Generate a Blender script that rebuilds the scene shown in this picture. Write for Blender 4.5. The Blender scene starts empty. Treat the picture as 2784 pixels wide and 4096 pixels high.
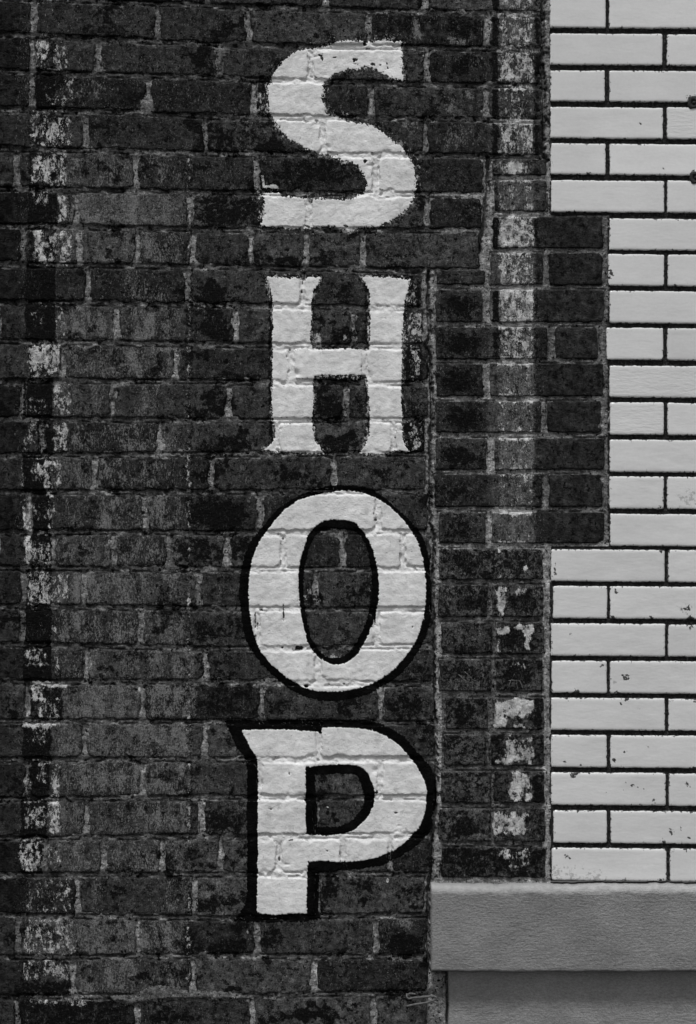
import bpy, math, random
import numpy as np
from mathutils.bvhtree import BVHTree
from mathutils import Vector

random.seed(7)
rng = np.random.RandomState(7)
scn = bpy.context.scene
S = 0.0005                 # metres per unit of the wall survey (2784 x 4096 units = 1.39 x 2.05 m of wall)
CX, CY = 1392.0, 2048.0

# ------------------------------------------------------------------ camera, sky, sun, exposure
DIST = 4.6
cam = bpy.data.cameras.new('camera')
cam_o = bpy.data.objects.new('camera', cam)
scn.collection.objects.link(cam_o)
cam_o.location = (0, -DIST, 0)
cam_o.rotation_euler = (math.radians(90), 0, 0)
cam.sensor_fit = 'VERTICAL'
cam.sensor_height = 36.0
cam.lens = 36.0 * DIST / (4096 * S)
cam.clip_end = 200
scn.camera = cam_o

world = bpy.data.worlds.new('World')
scn.world = world
world.use_nodes = True
wt = world.node_tree
bg = wt.nodes['Background']
sky = wt.nodes.new('ShaderNodeTexSky')
sky.sky_type = 'NISHITA'
sky.sun_disc = False
SUN_EL, SUN_AZ = math.radians(64), math.radians(12)     # azimuth off the wall's normal, to the left
sky.sun_elevation = SUN_EL
sky.sun_rotation = math.radians(180) + SUN_AZ
bw = wt.nodes.new('ShaderNodeRGBToBW')
wt.links.new(sky.outputs[0], bw.inputs[0])
wt.links.new(bw.outputs[0], bg.inputs[0])
bg.inputs[1].default_value = 0.085

sun = bpy.data.lights.new('sun', 'SUN')
sun.energy = 1.5
sun.angle = math.radians(10)
sun.color = (1, 1, 1)
sun_o = bpy.data.objects.new('sun', sun)
scn.collection.objects.link(sun_o)
sd = Vector((-math.sin(SUN_AZ) * math.cos(SUN_EL), -math.cos(SUN_AZ) * math.cos(SUN_EL), math.sin(SUN_EL)))
sun_o.rotation_euler = sd.to_track_quat('Z', 'Y').to_euler()
sun_o.location = sd * 10

vs = scn.view_settings
vs.view_transform = 'Standard'
vs.look = 'None'
vs.exposure = 0.85
vs.gamma = 1.0
vs.use_curve_mapping = False

# ------------------------------------------------------------------ numeric noise
_perm = np.arange(512); np.random.RandomState(3).shuffle(_perm)
_ang = np.random.RandomState(5).rand(512) * 2 * np.pi
_gx, _gy = np.cos(_ang), np.sin(_ang)

def perlin(x, y, seed=0):
    x = np.asarray(x, float) + seed * 17.31; y = np.asarray(y, float) + seed * 9.77
    xi = np.floor(x).astype(int); yi = np.floor(y).astype(int)
    xf = x - xi; yf = y - yi
    u = xf * xf * xf * (xf * (xf * 6 - 15) + 10); v = yf * yf * yf * (yf * (yf * 6 - 15) + 10)
    def g(ix, iy, dx, dy):
        h = _perm[(_perm[ix & 511] + iy) & 511]
        return _gx[h] * dx + _gy[h] * dy
    a = g(xi, yi, xf, yf); b = g(xi + 1, yi, xf - 1, yf)
    c = g(xi, yi + 1, xf, yf - 1); d = g(xi + 1, yi + 1, xf - 1, yf - 1)
    return (a + u * (b - a) + v * ((c + u * (d - c)) - (a + u * (b - a)))) * 1.5

def fbm(x, y, scale, octs=4, seed=0, rough=0.5):
    r = 0; amp = 1; tot = 0
    for o in range(octs):
        r = r + amp * perlin(x / scale, y / scale, seed + o * 3)
        tot += amp; amp *= rough; scale *= 0.5
    return r / tot * 1.4

def sstep(a, b, x):
    t = np.clip((x - a) / (b - a), 0, 1)
    return t * t * (3 - 2 * t)

def wx(x): return (x - CX) * S
def wz(y): return (CY - y) * S

# ------------------------------------------------------------------ survey of the wall (course lines and head joints)
XS = [63, 900, 1700]
J63 = [-5,139,288,437,598,756,905,1060,1212,1367,1525,1674,1823,1968,2130,2272,2424,2579,2728,2886,3038,3199,3354,3500,3661,3829,3987]
J900 = [25,180,316,468,617,772,921,1070,1222,1380,1528,1684,1816,1968,2130,2278,2437,2595,2728,2886,3038,3190,3345,3500,3674,3823,3987]
J1700 = [51,193,339,478,623,778,921,1082,1237,1386,1535,1680,1818,1968,2127,2275,2437,2585,2737,2892,3035,3190,3342,3497,3661,3829,3968]
for L in (J63, J900, J1700):
    L[:0] = [L[0] - 302, L[0] - 151]
    L += [L[-1] + 152, L[-1] + 304]
OFF = 2                        # row index of course 0 in the lists
def jy(k, x):
    k += OFF
    a, b, c = J63[k], J900[k], J1700[k]
    x = np.asarray(x, float)
    left = a + (x - 63) * (b - a) / 837.0 * np.where(x < 63, 0.6, 1)
    mid = b + (x - 900) * (c - b) / 800.0
    right = c + (x - 1700) * 0.012
    return np.where(x < 900, left, np.where(x < 1700, mid, right))

END = 'end'
HEADS = {
 -2: [-380, 70, 530, 990, 1480, 1940],
 -1: [-100, 360, 830, 1305, 1701],
 0: [-330, 136, 633, 995, 1476, 1947],
 1: [-340, 130, 392, 877, 1245, 1710],
 2: [-340, 127, 595, 1014, 1485, 1947],
 3: [-122, 342, 823, 1292, 1701],
 4: [-390, 66, 544, 1027, 1503],
 5: [-160, 307, 760, 1235, 1707],
 6: [-130, 92, 316, 551, 775, 1004, 1226, 1453],
 7: [-120, 350, 748, 1210],
 8: [-470, -10, 468, 941, 1413],
 9: [-205, 253, 703, 1166, 1460],
 10: [-370, 92, 452, 917, 1384],
 11: [-290, 171, 642, 1109, 1575],
 12: [-80, 380, 845, 1337],
 13: [-340, 118, 582, 1042, 1514],
 14: [-230, -10, 215, 453, 675, 908, 1134, 1368, 1612],
 15: [-360, 98, 335, 794, 1264],
 16: [-370, 89, 563, 1030, 1508],
 17: [-110, 348, 823, 1273],
 18: [-350, 108, 570, 1046, 1523],
 19: [-115, 342, 822, 1277],
 20: [-350, 111, 570, 1039, 1520],
 21: [-110, 345, 807, 1264],
 22: [-280, -40, 184, 415, 649, 883, 1115, 1371, 1560],
 23: [-150, 313, 778, 1273],
 24: [-390, 73, 554, 1030, 1504],
 25: [-170, 291, 775, 1254],
 26: [-390, 66, 550, 1011, 1495],
 27: [-160, 300, 770, 1250],
}
ENDX = {-2: 2163, -1: 2163, 0: 2164, 1: 2163, 2: 2168, 3: 2170, 4: 1934, 5: 1928, 6: 1916, 7: 1688, 8: 1690, 9: 1714, 10: 1712, 11: 1697, 12: 1700,
        13: 1712, 14: 1722, 15: 1722, 16: 1733, 17: 1736, 18: 1737, 19: 1739, 20: 1738, 21: 1730, 22: 1722, 23: 1698, 24: 1706, 25: 1712, 26: 1708, 27: 1706}
# pier courses: (top, bottom, [(x0, x1), ...])
PIER = [
 (636, 703, [(1968, 2184)]),
 (720, 846, [(1975, 2188)]),
 (866, 995, [(1970, 2412)]),
 (1080, 1139, [(1744, 1941)]),
 (1010, 1141, [(1961, 2172), (2194, 2409)]),
 (1158, 1290, [(1742, 1931), (1959, 2417)]),
 (1308, 1437, [(1742, 2189), (2221, 2392)]),
 (1454, 1586, [(1744, 1933), (1959, 2414)]),
 (1604, 1731, [(1744, 2166), (2186, 2404)]),
 (1752, 1880, [(1741, 1947), (1976, 2418)]),
 (1896, 2028, [(1737, 2170), (2195, 2408)]),
 (2048, 2174, [(1754, 1943), (1965, 2418)]),
 (2194, 2319, [(1755, 2174)]),
 (2339, 2468, [(1752, 1951), (1967, 2175)]),
 (2488, 2617, [(1764, 1970), (1984, 2177)]),
 (2636, 2766, [(1756, 1966), (1984, 2172)]),
 (2790, 2918, [(1783, 1953), (1979, 2177)]),
 (2937, 3062, [(1775, 1944), (1962, 2177)]),
 (3084, 3212, [(1762, 1966), (1976, 2178)]),
 (3234, 3367, [(1752, 1965), (1975, 2180)]),
 (3388, 3511, [(1764, 2182)]),
]
# tile courses: (top, bottom, start x, first tile is long?)
c3 = lambda v: v / 1.58
TILES = []
def trow(t, b, starts): TILES.append((t, b, starts))
trow(-180, -32, [(2199, 2650), (2665, 3115)])
trow(-17, 113, [(2199, 2422), (2435, 2888), (2902, 3120)])
trow(135, 261, [(2199, 2649), (2666, 3116)])
trow(282, 407, [(2200, 2419), (2436, 2888), (2902, 3120)])
trow(427, 554, [(2200, 2651), (2666, 3116)])
trow(573, 699, [(2202, 2422), (2437, 2889), (2903, 3120)])
trow(720, 849, [(2203, 2656), (2667, 3117)])
trow(871, 999, [(2436, 2889), (2903, 3121)])
trow(1014, 1142, [(2431, 2656), (2669, 3118)])
trow(1160, 1291, [(2437, 2890), (2903, 3121)])
trow(1310, 1438, [(2424, 2652), (2667, 3118)])
trow(1460, 1588, [(2436, 2890), (2903, 3121)])
trow(1607, 1737, [(2438, 2655), (2668, 3118)])
trow(1755, 1886, [(2437, 2890), (2903, 3121)])
trow(1903, 2033, [(2436, 2654), (2666, 3118)])
trow(2052, 2181, [(2439, 2890), (2903, 3121)])
trow(2196, 2325, [(2203, 2658), (2671, 3120)])
trow(2343, 2473, [(2211, 2428), (2438, 2891), (2904, 3121)])
trow(2493, 2623, [(2203, 2660), (2671, 3120)])
trow(2641, 2771, [(2206, 2427), (2438, 2891), (2904, 3121)])
trow(2790, 2919, [(2203, 2659), (2672, 3120)])
trow(2939, 3068, [(2203, 2427), (2440, 2891), (2904, 3121)])
trow(3089, 3219, [(2203, 2662), (2674, 3120)])
trow(3239, 3370, [(2212, 2427), (2441, 2892), (2905, 3121)])
trow(3388, 3519, [(2206, 2665), (2678, 3122)])

# ------------------------------------------------------------------ paint history of the wall, as densities on a 4-unit grid
GX0, GY0, GS = -560.0, -360.0, 4.0
GW, GH = 940, 1220
KEYS = ('W', 'B', 'P', 'G')      # white flakes, black paint, pale speckle, base tone factor
MAPS = {k: np.zeros((GH, GW)) for k in KEYS}
MAPS['G'] += 1.0
gy_, gx_ = np.mgrid[0:GH, 0:GW]
gxx = GX0 + gx_ * GS; gyy = GY0 + gy_ * GS
warp1 = fbm(gxx, gyy, 60, 4, 11); warp2 = fbm(gxx, gyy, 60, 4, 23)
def win(x0, x1, y0, y1, m=40):
    i0 = max(int((x0 - m - GX0) / GS), 0); i1 = min(int((x1 + m - GX0) / GS) + 1, GW)
    j0 = max(int((y0 - m - GY0) / GS), 0); j1 = min(int((y1 + m - GY0) / GS) + 1, GH)
    return slice(j0, j1), slice(i0, i1)
def apply(k, w, val, mask):
    a = MAPS[k][w]
    if k == 'G': MAPS[k][w] = a * (1 - mask) + val * mask
    else: MAPS[k][w] = np.maximum(a * (1 - 0.0 * mask), val * mask)
def box(k, x0, x1, y0, y1, val, soft=4, wob=5):
    w = win(x0, x1, y0, y1)
    X = gxx[w] + wob * warp1[w]; Y = gyy[w] + wob * 1.6 * warp2[w]
    m = sstep(-soft, soft, X - x0) * sstep(-soft, soft, x1 - X) * sstep(-soft, soft, Y - y0) * sstep(-soft, soft, y1 - Y)
    apply(k, w, val, m)
def blob(k, cx, cy, rx, ry, val, wob=26, hard=0.6):
    w = win(cx - rx, cx + rx, cy - ry, cy + ry, 70)
    X = gxx[w] + wob * warp1[w]; Y = gyy[w] + wob * warp2[w]
    d = np.sqrt(((X - cx) / rx) ** 2 + ((Y - cy) / ry) ** 2)
    apply(k, w, val, sstep(1 + hard, 1 - hard, d))
def rowbox(k, row, x0, x1, val, v0=0.0, v1=1.0, **kw):
    xm = (x0 + x1) / 2
    t = float(jy(row, xm)); b = float(jy(row + 1, xm))
    box(k, x0, x1, t + (b - t) * v0, t + (b - t) * v1, val, **kw)

# darker old coat left of the stripe, lens vignette painted into it and the upper left
box('G', -600, 112, -400, 4500, 0.62, soft=10, wob=14)
box('G', 112, 900, -400, 560, 0.80, soft=60, wob=20)
# stripe at the left: black ground, white flakes
#        row: (black x0,x1,dens), flake (x0,x1,dens,v0,v1)...
LEFT = {
 -1: ((135, 260, .3), [(140, 260, .3, 0, 1)]),
 0: (None, [(148, 270, .12, 0, 1), (135, 290, .55, .0, .1), (160, 225, .5, .88, 1.0)]),
 1: ((140, 235, .55), [(142, 192, .66, .1, .9), (208, 272, .52, .15, .9)]),
 2: ((142, 226, 1), [(175, 226, .33, .3, .9), (225, 300, .30, .1, .95), (275, 295, .5, .05, .9)]),
 3: ((118, 262, .6), [(120, 185, .42, .08, .95), (165, 262, .55, .1, .95), (265, 285, .62, .1, .85), (120, 265, .75, .0, .06)]),
 4: ((115, 268, .75), [(128, 205, .68, .12, .85), (205, 270, .55, .0, .95), (205, 268, .6, 0, .35)]),
 5: ((112, 230, .75), [(125, 200, .52, .1, .4), (230, 268, .66, .1, .92), (120, 215, .3, 0, .1)]),
 6: ((112, 226, .8), [(130, 232, .58, .1, .95), (215, 290, .52, .1, .98)]),
 7: ((108, 222, 1.2), [(120, 222, .05, 0, 1), (225, 262, .35, .1, .3)]),
 8: ((104, 221, 1.2), [(125, 172, .40, .2, .6), (222, 265, .44, .05, .95), (150, 222, .4, .0, .1)]),
 9: ((110, 215, .7), [(112, 245, .78, .06, .55), (180, 240, .66, .3, .85), (112, 215, .42, .55, .95)]),
 10: ((92, 212, 1.1), [(110, 185, .36, .4, .85), (215, 285, .56, .05, .95)]),
 11: ((150, 215, .9), [(98, 118, .4, 0, .95), (115, 150, .5, .1, .8), (210, 272, .6, .1, .85)]),
 12: ((92, 205, 1.0), [(125, 175, .68, .2, .68), (180, 206, .60, .05, .95), (140, 206, .7, .03, .12), (206, 250, .46, .1, .95), (84, 96, .5, .1, .9)]),
 13: ((130, 206, .9), [(94, 128, .74, .1, .95), (128, 205, .34, .1, .7), (190, 206, .66, 0, 1), (206, 222, .5, 0, .8)]),
 14: ((128, 206, 1.0), [(98, 126, .86, .1, .9), (126, 206, .50, .25, .95), (100, 120, .6, .9, 1)]),
 15: ((104, 206, 1.0), [(110, 206, .57, .05, .95), (206, 275, .56, .15, .85)]),
 16: ((100, 206, 1.2), [(120, 206, .16, .2, .9), (130, 206, .6, .0, .07), (206, 230, .4, 0, 1)]),
 17: ((92, 205, 1.1), [(100, 195, .48, .1, .6), (215, 240, .42, .1, .8)]),
 18: ((120, 250, .8), [(125, 175, .70, .08, .6), (150, 235, .52, .4, .95), (115, 270, .85, .0, .1)]),
 19: ((92, 206, 1.0), [(95, 235, .86, .0, .17), (100, 200, .35, .1, .6)]),
 20: ((108, 198, 1.1), [(150, 186, .55, .05, .6), (120, 210, .7, .0, .06), (205, 240, .56, .05, .98)]),
 21: ((84, 190, 1.0), [(100, 190, .55, .15, .75), (190, 240, .66, .05, .85), (95, 240, .7, .0, .06)]),
 22: ((80, 172, .9), [(78, 172, .62, .1, .9), (85, 170, .8, .0, .08), (196, 246, .44, .15, .9)]),
 23: (None, [(100, 270, .34, .05, .95), (215, 285, .42, .05, .95)]),
 24: (None, [(98, 260, .48, .05, .95), (200, 300, .44, .05, .95)]),
 25: ((80, 280, .5), [(92, 280, .50, .1, .6)]),
 26: ((66, 520, .62), [(110, 350, .46, .02, .22)]),
}
for r, (bk, fl) in LEFT.items():
    if bk: rowbox('B', r, bk[0], bk[1], bk[2] * .85, soft=5, wob=8)
    for (x0, x1, dn, v0, v1) in fl: rowbox('W', r, x0, x1, dn, v0, v1, soft=7, wob=9)
# black lower halves
rowbox('B', 25, 60, 290, .72, .62, 1.0, soft=14, wob=12)
# pale speckle of rubbed paint between the stripe and the dark seam
for r in range(4, 26):
    base = .36 if r in (5, 8, 9, 15, 16, 18, 19, 20, 21, 24) else .29
    if r in (7, 10, 23): base = .14
    rowbox('P', r, 215, 745, base, soft=40, wob=20)
    for q in range(4):
        a = 225 + random.random() * 470
        rowbox('P', r, a, a + 30 + random.random() * 80, base + .10 + .12 * random.random(), .05, .95, soft=14, wob=14)
    rowbox('W', r, 746, 764, .30 if r % 3 else .42, soft=4, wob=6)
    rowbox('B', r, 738, 775, .42, soft=8, wob=8)
for r, x0, x1, d in ((15, 230, 520, .44), (16, 225, 360, .46), (18, 300, 400, .46), (9, 280, 330, .42), (8, 270, 440, .46), (14, 240, 290, .44), (9, 545, 690, .38), (14, 470, 660, .38),
                     (20, 330, 520, .44), (21, 380, 620, .38), (24, 250, 560, .38), (25, 400, 560, .42), (12, 560, 640, .38), (6, 560, 640, .46), (22, 440, 640, .38), (19, 600, 760, .44), (24, 620, 740, .50), (25, 640, 740, .4), (5, 420, 700, .38)):
    rowbox('P', r, x0, x1, d, .08, .92, soft=25, wob=16)
# black blots beside the letters
for (cx, cy, rx, ry, v) in (
    (905, 850, 150, 75, .66), (900, 560, 110, 60, .52), (800, 235, 40, 60, .85), (850, 1170, 70, 50, .85), (860, 1310, 60, 45, .95), (880, 1620, 80, 45, .66), (860, 1790, 90, 35, .62),
    (870, 2060, 120, 60, .98), (820, 2210, 50, 50, .66), (860, 2520, 110, 50, .52), (960, 2490, 60, 50, .45), (840, 2640, 70, 60, .45), (900, 2810, 130, 60, .50),
    (880, 3290, 60, 45, .70), (950, 3290, 30, 45, .80), (700, 3520, 30, 30, .6), (830, 3620, 45, 30, .9), (690, 3480, 24, 40, .9), (900, 3790, 100, 30, .75),
    (1230, 700, 180, 60, .62), (1090, 730, 110, 50, .45), (1330, 1640, 60, 60, .8), (1420, 1620, 40, 60, .5), (1380, 1340, 60, 35, .9), (1370, 1180, 60, 40, .5), (1370, 1770, 90, 45, .66),
    (1150, 1900, 90, 40, .55), (1290, 1940, 60, 30, .45), (1520, 1910, 60, 40, .4), (1660, 1640, 40, 60, .5), (1600, 1840, 40, 30, .4), (1250, 2390, 40, 40, .8), (1400, 2400, 60, 60, .35), (1480, 2370, 40, 50, .7),
    (1000, 520, 70, 60, .45), (1080, 590, 70, 30, .95), (960, 380, 40, 60, .5), (1660, 780, 60, 30, .3), (1830, 700, 90, 50, .35),
    (1120, 2820, 80, 35, .55), (1400, 2830, 80, 35, .55), (1620, 2830, 80, 60, .62), (1660, 2690, 60, 40, .5), (1310, 3560, 50, 40, .7), (1450, 3540, 70, 30, .6), (1460, 3600, 30, 20, .7), (1650, 3550, 60, 20, .5),
    (1080, 3750, 60, 50, .6), (1620, 3780, 70, 50, 1.0), (1370, 3805, 20, 10, 1.1), (1080, 4080, 60, 30, .6), (1230, 4060, 130, 20, .9), (1600, 3970, 130, 22, .7), (1630, 3930, 50, 20, .6),
    (1160, 3880, 60, 20, .4), (560, 3905, 60, 14, .9), (345, 3890, 20, 40, .8), (640, 3935, 35, 18, .9), (470, 1440, 30, 40, .7),
    (1480, 560, 60, 50, .45), (1700, 250, 60, 60, .45), (1840, 270, 22, 32, 1.0), (1550, 400, 90, 50, .38), (1760, 400, 60, 50, .4), (1850, 120, 80, 50, .5), (1880, 860, 80, 50, .45), (1700, 870, 60, 50, .4),
    (1560, 1020, 80, 25, .45), (1030, 1020, 90, 35, .55), (1140, 1040, 70, 20, .8), (1280, 1040, 60, 20, .7)):
    blob('B', cx, cy, rx, ry, v)
# black worn paint that once outlined S and H
for (x0, x1, y0, y1, v) in ((1020, 1065, 340, 470, .60), (1010, 1060, 830, 900, .7), (1628, 1680, 1120, 1235, .75), (1624, 1695, 1245, 1370, .40), (1622, 1690, 1375, 1530, .82), (1625, 1660, 1600, 1680, .55),
                            (1622, 1700, 1680, 1810, .95), (1250, 1478, 1497, 1525, .9), (1240, 1262, 1380, 1700, .5), (1456, 1478, 1120, 1390, .6), (1466, 1480, 1540, 1740, .6), (1076, 1092, 1110, 1750, .8), (1060, 1090, 1100, 1180, .7)):
    box('B', x0, x1, y0, y1, v, soft=8, wob=8)
for (x0, x1, y0, y1, v) in ((1628, 1670, 1125, 1230, .42), (1624, 1690, 1250, 1365, .47), (1640, 1680, 1380, 1520, .46), (1640, 1690, 1680, 1800, .42), (1245, 1290, 1330, 1385, .52), (1370, 1390, 1340, 1370, .5),
                            (1250, 1470, 1500, 1522, .34), (1060, 1085, 1105, 1150, .5), (1030, 1065, 370, 460, .45), (1045, 1070, 840, 905, .55), (1560, 1620, 560, 600, .5), (1655, 1680, 690, 725, .6),
                            (1210, 1250, 2330, 2400, .32), (1478, 1490, 2280, 2380, .4), (1205, 1220, 905, 930, .5), (1240, 1380, 2620, 2640, .55), (1500, 1540, 920, 935, .7), (1030, 1060, 900, 915, .5)):
    box('W', x0, x1, y0, y1, v, soft=7, wob=7)
for (cx, cy, rx, ry, v) in ((1665, 120, 16, 50, .8), (1825, 165, 28, 22, .8), (1880, 380, 18, 14, .75), (1800, 420, 18, 50, .5), (1640, 500, 20, 26, .6), (1880, 240, 60, 40, .35), (1840, 560, 90, 50, .32), (1400, 1100, 60, 30, .3),
                            (850, 3560, 50, 40, .6), (1600, 3690, 60, 20, .45), (1000, 2350, 50, 30, .3), (590, 430, 40, 40, .3), (300, 380, 50, 60, .3), (690, 720, 70, 35, .42), (530, 820, 120, 40, .3), (1260, 3400, 50, 30, .3),
                            (500, 250, 80, 50, .25), (380, 360, 60, 60, .32), (640, 300, 60, 60, .22), (420, 90, 60, 40, .18), (960, 3250, 40, 60, .3), (1250, 2430, 100, 50, .2), (1350, 3130, 70, 30, .30)):
    blob('P', cx, cy, rx, ry, v)
# the right-hand stripe on the wall's edge and the pier
RB = [(-1, 0, .45)]
def rstripe(y0, y1, w, p=.22, g=1.5, edges=.0, bk=.8):
    box('G', 1950, 2140, y0, y1, g, soft=10, wob=6)
    box('P', 1990, 2138, y0, y1, p, soft=12, wob=8)
    box('W', 1996, 2134, y0 + 6, y1 - 4, w, soft=10, wob=10)
    if edges:
        box('W', 1992, 2134, y0 - 14, y0 + 12, edges, soft=7, wob=7)
        box('W', 1995, 2134, y1 - 12, y1 + 6, edges * .8, soft=7, wob=7)
    if bk:
        box('B', 1968, 1994, y0 + 4, y1 - 4, bk, soft=4, wob=7)
        box('B', 2136, 2158, y0 + 8, y1 - 8, bk * .7, soft=5, wob=9)
rstripe(-140, 45, .40, .2); rstripe(62, 190, .40, .25, 1.5, .55); rstripe(205, 335, .50, .3, 1.4, .4); rstripe(355, 478, .34, .2, 1.1, .6); rstripe(492, 620, .50, .35, 1.7, .7)
rstripe(636, 703, .35, .2, 1.3, .3, .3); blob('W', 2055, 672, 58, 26, .78, 8)
rstripe(720, 846, .34, .3, 1.6, .56, .4)
rstripe(866, 995, .58, .3, 1.6, .55); rstripe(1010, 1141, .50, .3, 1.6, .55, .3); rstripe(1158, 1290, .62, .3, 1.7, .75); rstripe(1308, 1437, .50, .3, 1.6, .7, .7)
rstripe(1454, 1586, .26, .42, 1.9, .66, .2); rstripe(1604, 1731, .22, .42, 1.9, .62, .2); rstripe(1752, 1880, .28, .4, 1.9, .72, .3); rstripe(1896, 2028, .27, .36, 1.8, .45, .2)
rstripe(2048, 2174, .20, .36, 1.8, .78, .2)
blob('W', 2045, 1400, 40, 40, .6)
# dark, newer bricks right of the stripe
box('G', 2142, 2440, 864, 2176, .62, soft=6, wob=5)
for y0, y1 in ((1158, 1290), (1308, 1437), (1454, 1586), (1604, 1731), (1752, 1880), (2048, 2174), (1896, 2028)):
    blob('B', 1845 + random.uniform(-12, 12), (y0 + y1) / 2 + 8, 75, 44, .80 if y0 < 1800 else .5)
box('G', 1740, 1950, 1080, 2180, .8, soft=8)
# lower pier: black mottling with pale ground
for i, (y0, y1) in enumerate(((2194, 2319), (2339, 2468), (2488, 2617), (2636, 2766), (2790, 2918), (2937, 3062), (3084, 3212), (3234, 3367), (3388, 3511))):
    box('G', 1745, 2185, y0, y1, 1.45 if i < 8 else .8, soft=8)
    box('B', 1750, 2180, y0, y1, (.50, .42, .36, .42, .46, .44, .42, .40, .6)[i], soft=10)
    box('P', 1750, 2180, y0, y1, (.28, .30, .25, .25, .18, .15, .18, .2, .1)[i], soft=10)
for (cx, cy, rx, ry, v) in ((1860, 2420, 50, 40, .7), (1940, 2400, 40, 50, .75), (2090, 2410, 60, 45, .95), (2050, 2550, 50, 40, 1.1), (1880, 2600, 50, 30, .6), (2070, 2690, 60, 60, .95), (1860, 2860, 50, 50, .8), (2150, 2850, 16, 60, 1.0),
                            (1860, 3310, 55, 45, 1.0), (2100, 3270, 40, 20, .9), (2148, 3150, 14, 60, 1.1), (1990, 2960, 30, 30, .8), (2120, 2560, 12, 50, .9), (1860, 2240, 60, 40, .8), (2100, 2240, 60, 40, .6), (1950, 3450, 200, 50, .62), (1850, 2680, 30, 20, .8)):
    blob('B', cx, cy, rx, ry, v, 14)
for (x0, x1, y0, y1, v) in ((1985, 2130, 2182, 2200, .6), (1990, 2060, 2290, 2315, .5), (2095, 2120, 2250, 2310, .55), (1990, 2025, 2345, 2465, .72), (2060, 2120, 2350, 2372, .62), (1985, 2045, 2500, 2526, .82), (2060, 2126, 2505, 2535, .86),
                            (2100, 2126, 2530, 2585, .84), (1984, 2000, 2560, 2615, .66), (2000, 2060, 2600, 2614, .55), (2030, 2100, 2658, 2672, .62), (1984, 2130, 2795, 2850, .92), (1984, 2020, 2840, 2912, .88), (2020, 2126, 2838, 2866, .72), (2050, 2120, 2896, 2916, .76),
                            (2020, 2130, 2950, 3060, .56), (1990, 2060, 3020, 3056, .66), (2040, 2126, 3090, 3210, .70), (1976, 2110, 3250, 3345, .62), (1990, 2120, 3300, 3345, .58), (1990, 2125, 3395, 3440, .46), (2030, 2120, 3440, 3470, .38)):
    box('W', x0, x1, y0, y1, v * .95, soft=9, wob=17)
box('P', 60, 2180, -60, 4200, .15, soft=10)
big = fbm(gxx, gyy * 1.5, 210, 5, 301, .65); fine_ = fbm(gxx, gyy, 50, 4, 307, .7)
reg = sstep(2180, 2150, gxx) * (1 - .45 * sstep(1745, 1760, gxx))
MAPS['B'] = np.maximum(MAPS['B'], .66 * sstep(.12, .55, big + .5 * fine_ + .16 * np.exp(-((gxx - 860) / 170.0) ** 2)) * reg)
MAPS['B'] = MAPS['B'] * (1 - .8 * sstep(2146, 2156, gxx) * (gyy > 860) * (gyy < 2180))
MAPS['W'] = np.where(gxx < 300, MAPS['W'] * (.84 + .22 * fbm(gxx, gyy, 45, 3, 317)), MAPS['W'])
for (x0, x1, y0, y1) in ((1047, 1053, 702, 722), (1051, 1058, 722, 750), (1547, 1552, 3512, 3528), (986, 991, 3720, 3734), (1060, 1110, 742, 752), (1310, 1318, 3225, 3232)):
    box('W', x0, x1, y0, y1, 1.4, soft=2, wob=1)

def poly_sdf(X, Y, pts):
    """positive inside"""
    D = np.full(X.shape, 1e12); ins = np.zeros(X.shape, bool)
    n = len(pts)
    for i in range(n):
        ax, ay = pts[i]; bx, by = pts[(i + 1) % n]
        dx, dy = bx - ax, by - ay
        t = np.clip(((X - ax) * dx + (Y - ay) * dy) / (dx * dx + dy * dy + 1e-9), 0, 1)
        D = np.minimum(D, (X - ax - t * dx) ** 2 + (Y - ay - t * dy) ** 2)
        c = ((ay > Y) != (by > Y)) & (X < (bx - ax) * (Y - ay) / (by - ay + 1e-12) + ax)
        ins ^= c
    return np.where(ins, 1, -1) * np.sqrt(D)
def spline(pts, n=4):
    """closed Catmull-Rom through the surveyed points, keeping real corners"""
    out = []; m = len(pts)
    def corner(i):
        a = np.array(pts[i - 1], float); b = np.array(pts[i], float); c = np.array(pts[(i + 1) % m], float)
        u, v = b - a, c - b
        return np.dot(u, v) / (np.linalg.norm(u) * np.linalg.norm(v) + 1e-9) < .55
    for i in range(m):
        p0, p1, p2, p3 = (np.array(pts[j % m], float) for j in (i - 1, i, i + 1, i + 2))
        if corner(i): p0 = p1 - (p2 - p1)
        if corner((i + 1) % m): p3 = p2 + (p2 - p1)
        for k in range(n):
            t = k / n
            q = .5 * ((2 * p1) + (p2 - p0) * t + (2 * p0 - 5 * p1 + 4 * p2 - p3) * t * t + (-p0 + 3 * p1 - 3 * p2 + p3) * t ** 3)
            out.append((q[0], q[1]))
    return out
def conv(pts, oy): return [(900 + x / 1.58, oy + y / 1.58) for x, y in pts]
S_OUT = conv([(1115,265),(1030,262),(950,262),(860,262),(790,260),(720,268),(640,290),(560,305),(480,318),(420,350),(360,400),(315,455),(296,500),(298,528),(268,536),(272,600),(280,680),(300,740),(330,790),(370,845),(430,890),(500,930),(560,958),(640,980),(715,995),(740,1012),(790,1022),(840,1050),(880,1110),(895,1150),(890,1200),(868,1228),(820,1250),(780,1265),(700,1262),(548,1258),(536,1292),(520,1255),(400,1247),(370,1242),(335,1225),(290,1222),(215,1240),(244,1250),(252,1290),(247,1370),(225,1422),(290,1435),(400,1442),(500,1440),(545,1446),(600,1437),(660,1427),(720,1440),(760,1458),(800,1462),(860,1442),(950,1433),(1010,1412),(1080,1375),(1140,1330),(1175,1290),(1192,1240),(1205,1180),(1200,1100),(1188,1040),(1160,985),(1125,940),(1065,895),(1020,855),(960,812),(880,787),(800,770),(740,755),(690,732),(630,718),(625,680),(615,620),(618,570),(610,530),(640,512),(680,480),(720,460),(780,445),(840,438),(880,420),(920,430),(960,450),(1010,470),(1060,495),(1135,515),(1120,450),(1117,350),(1112,300)], 0)
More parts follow.
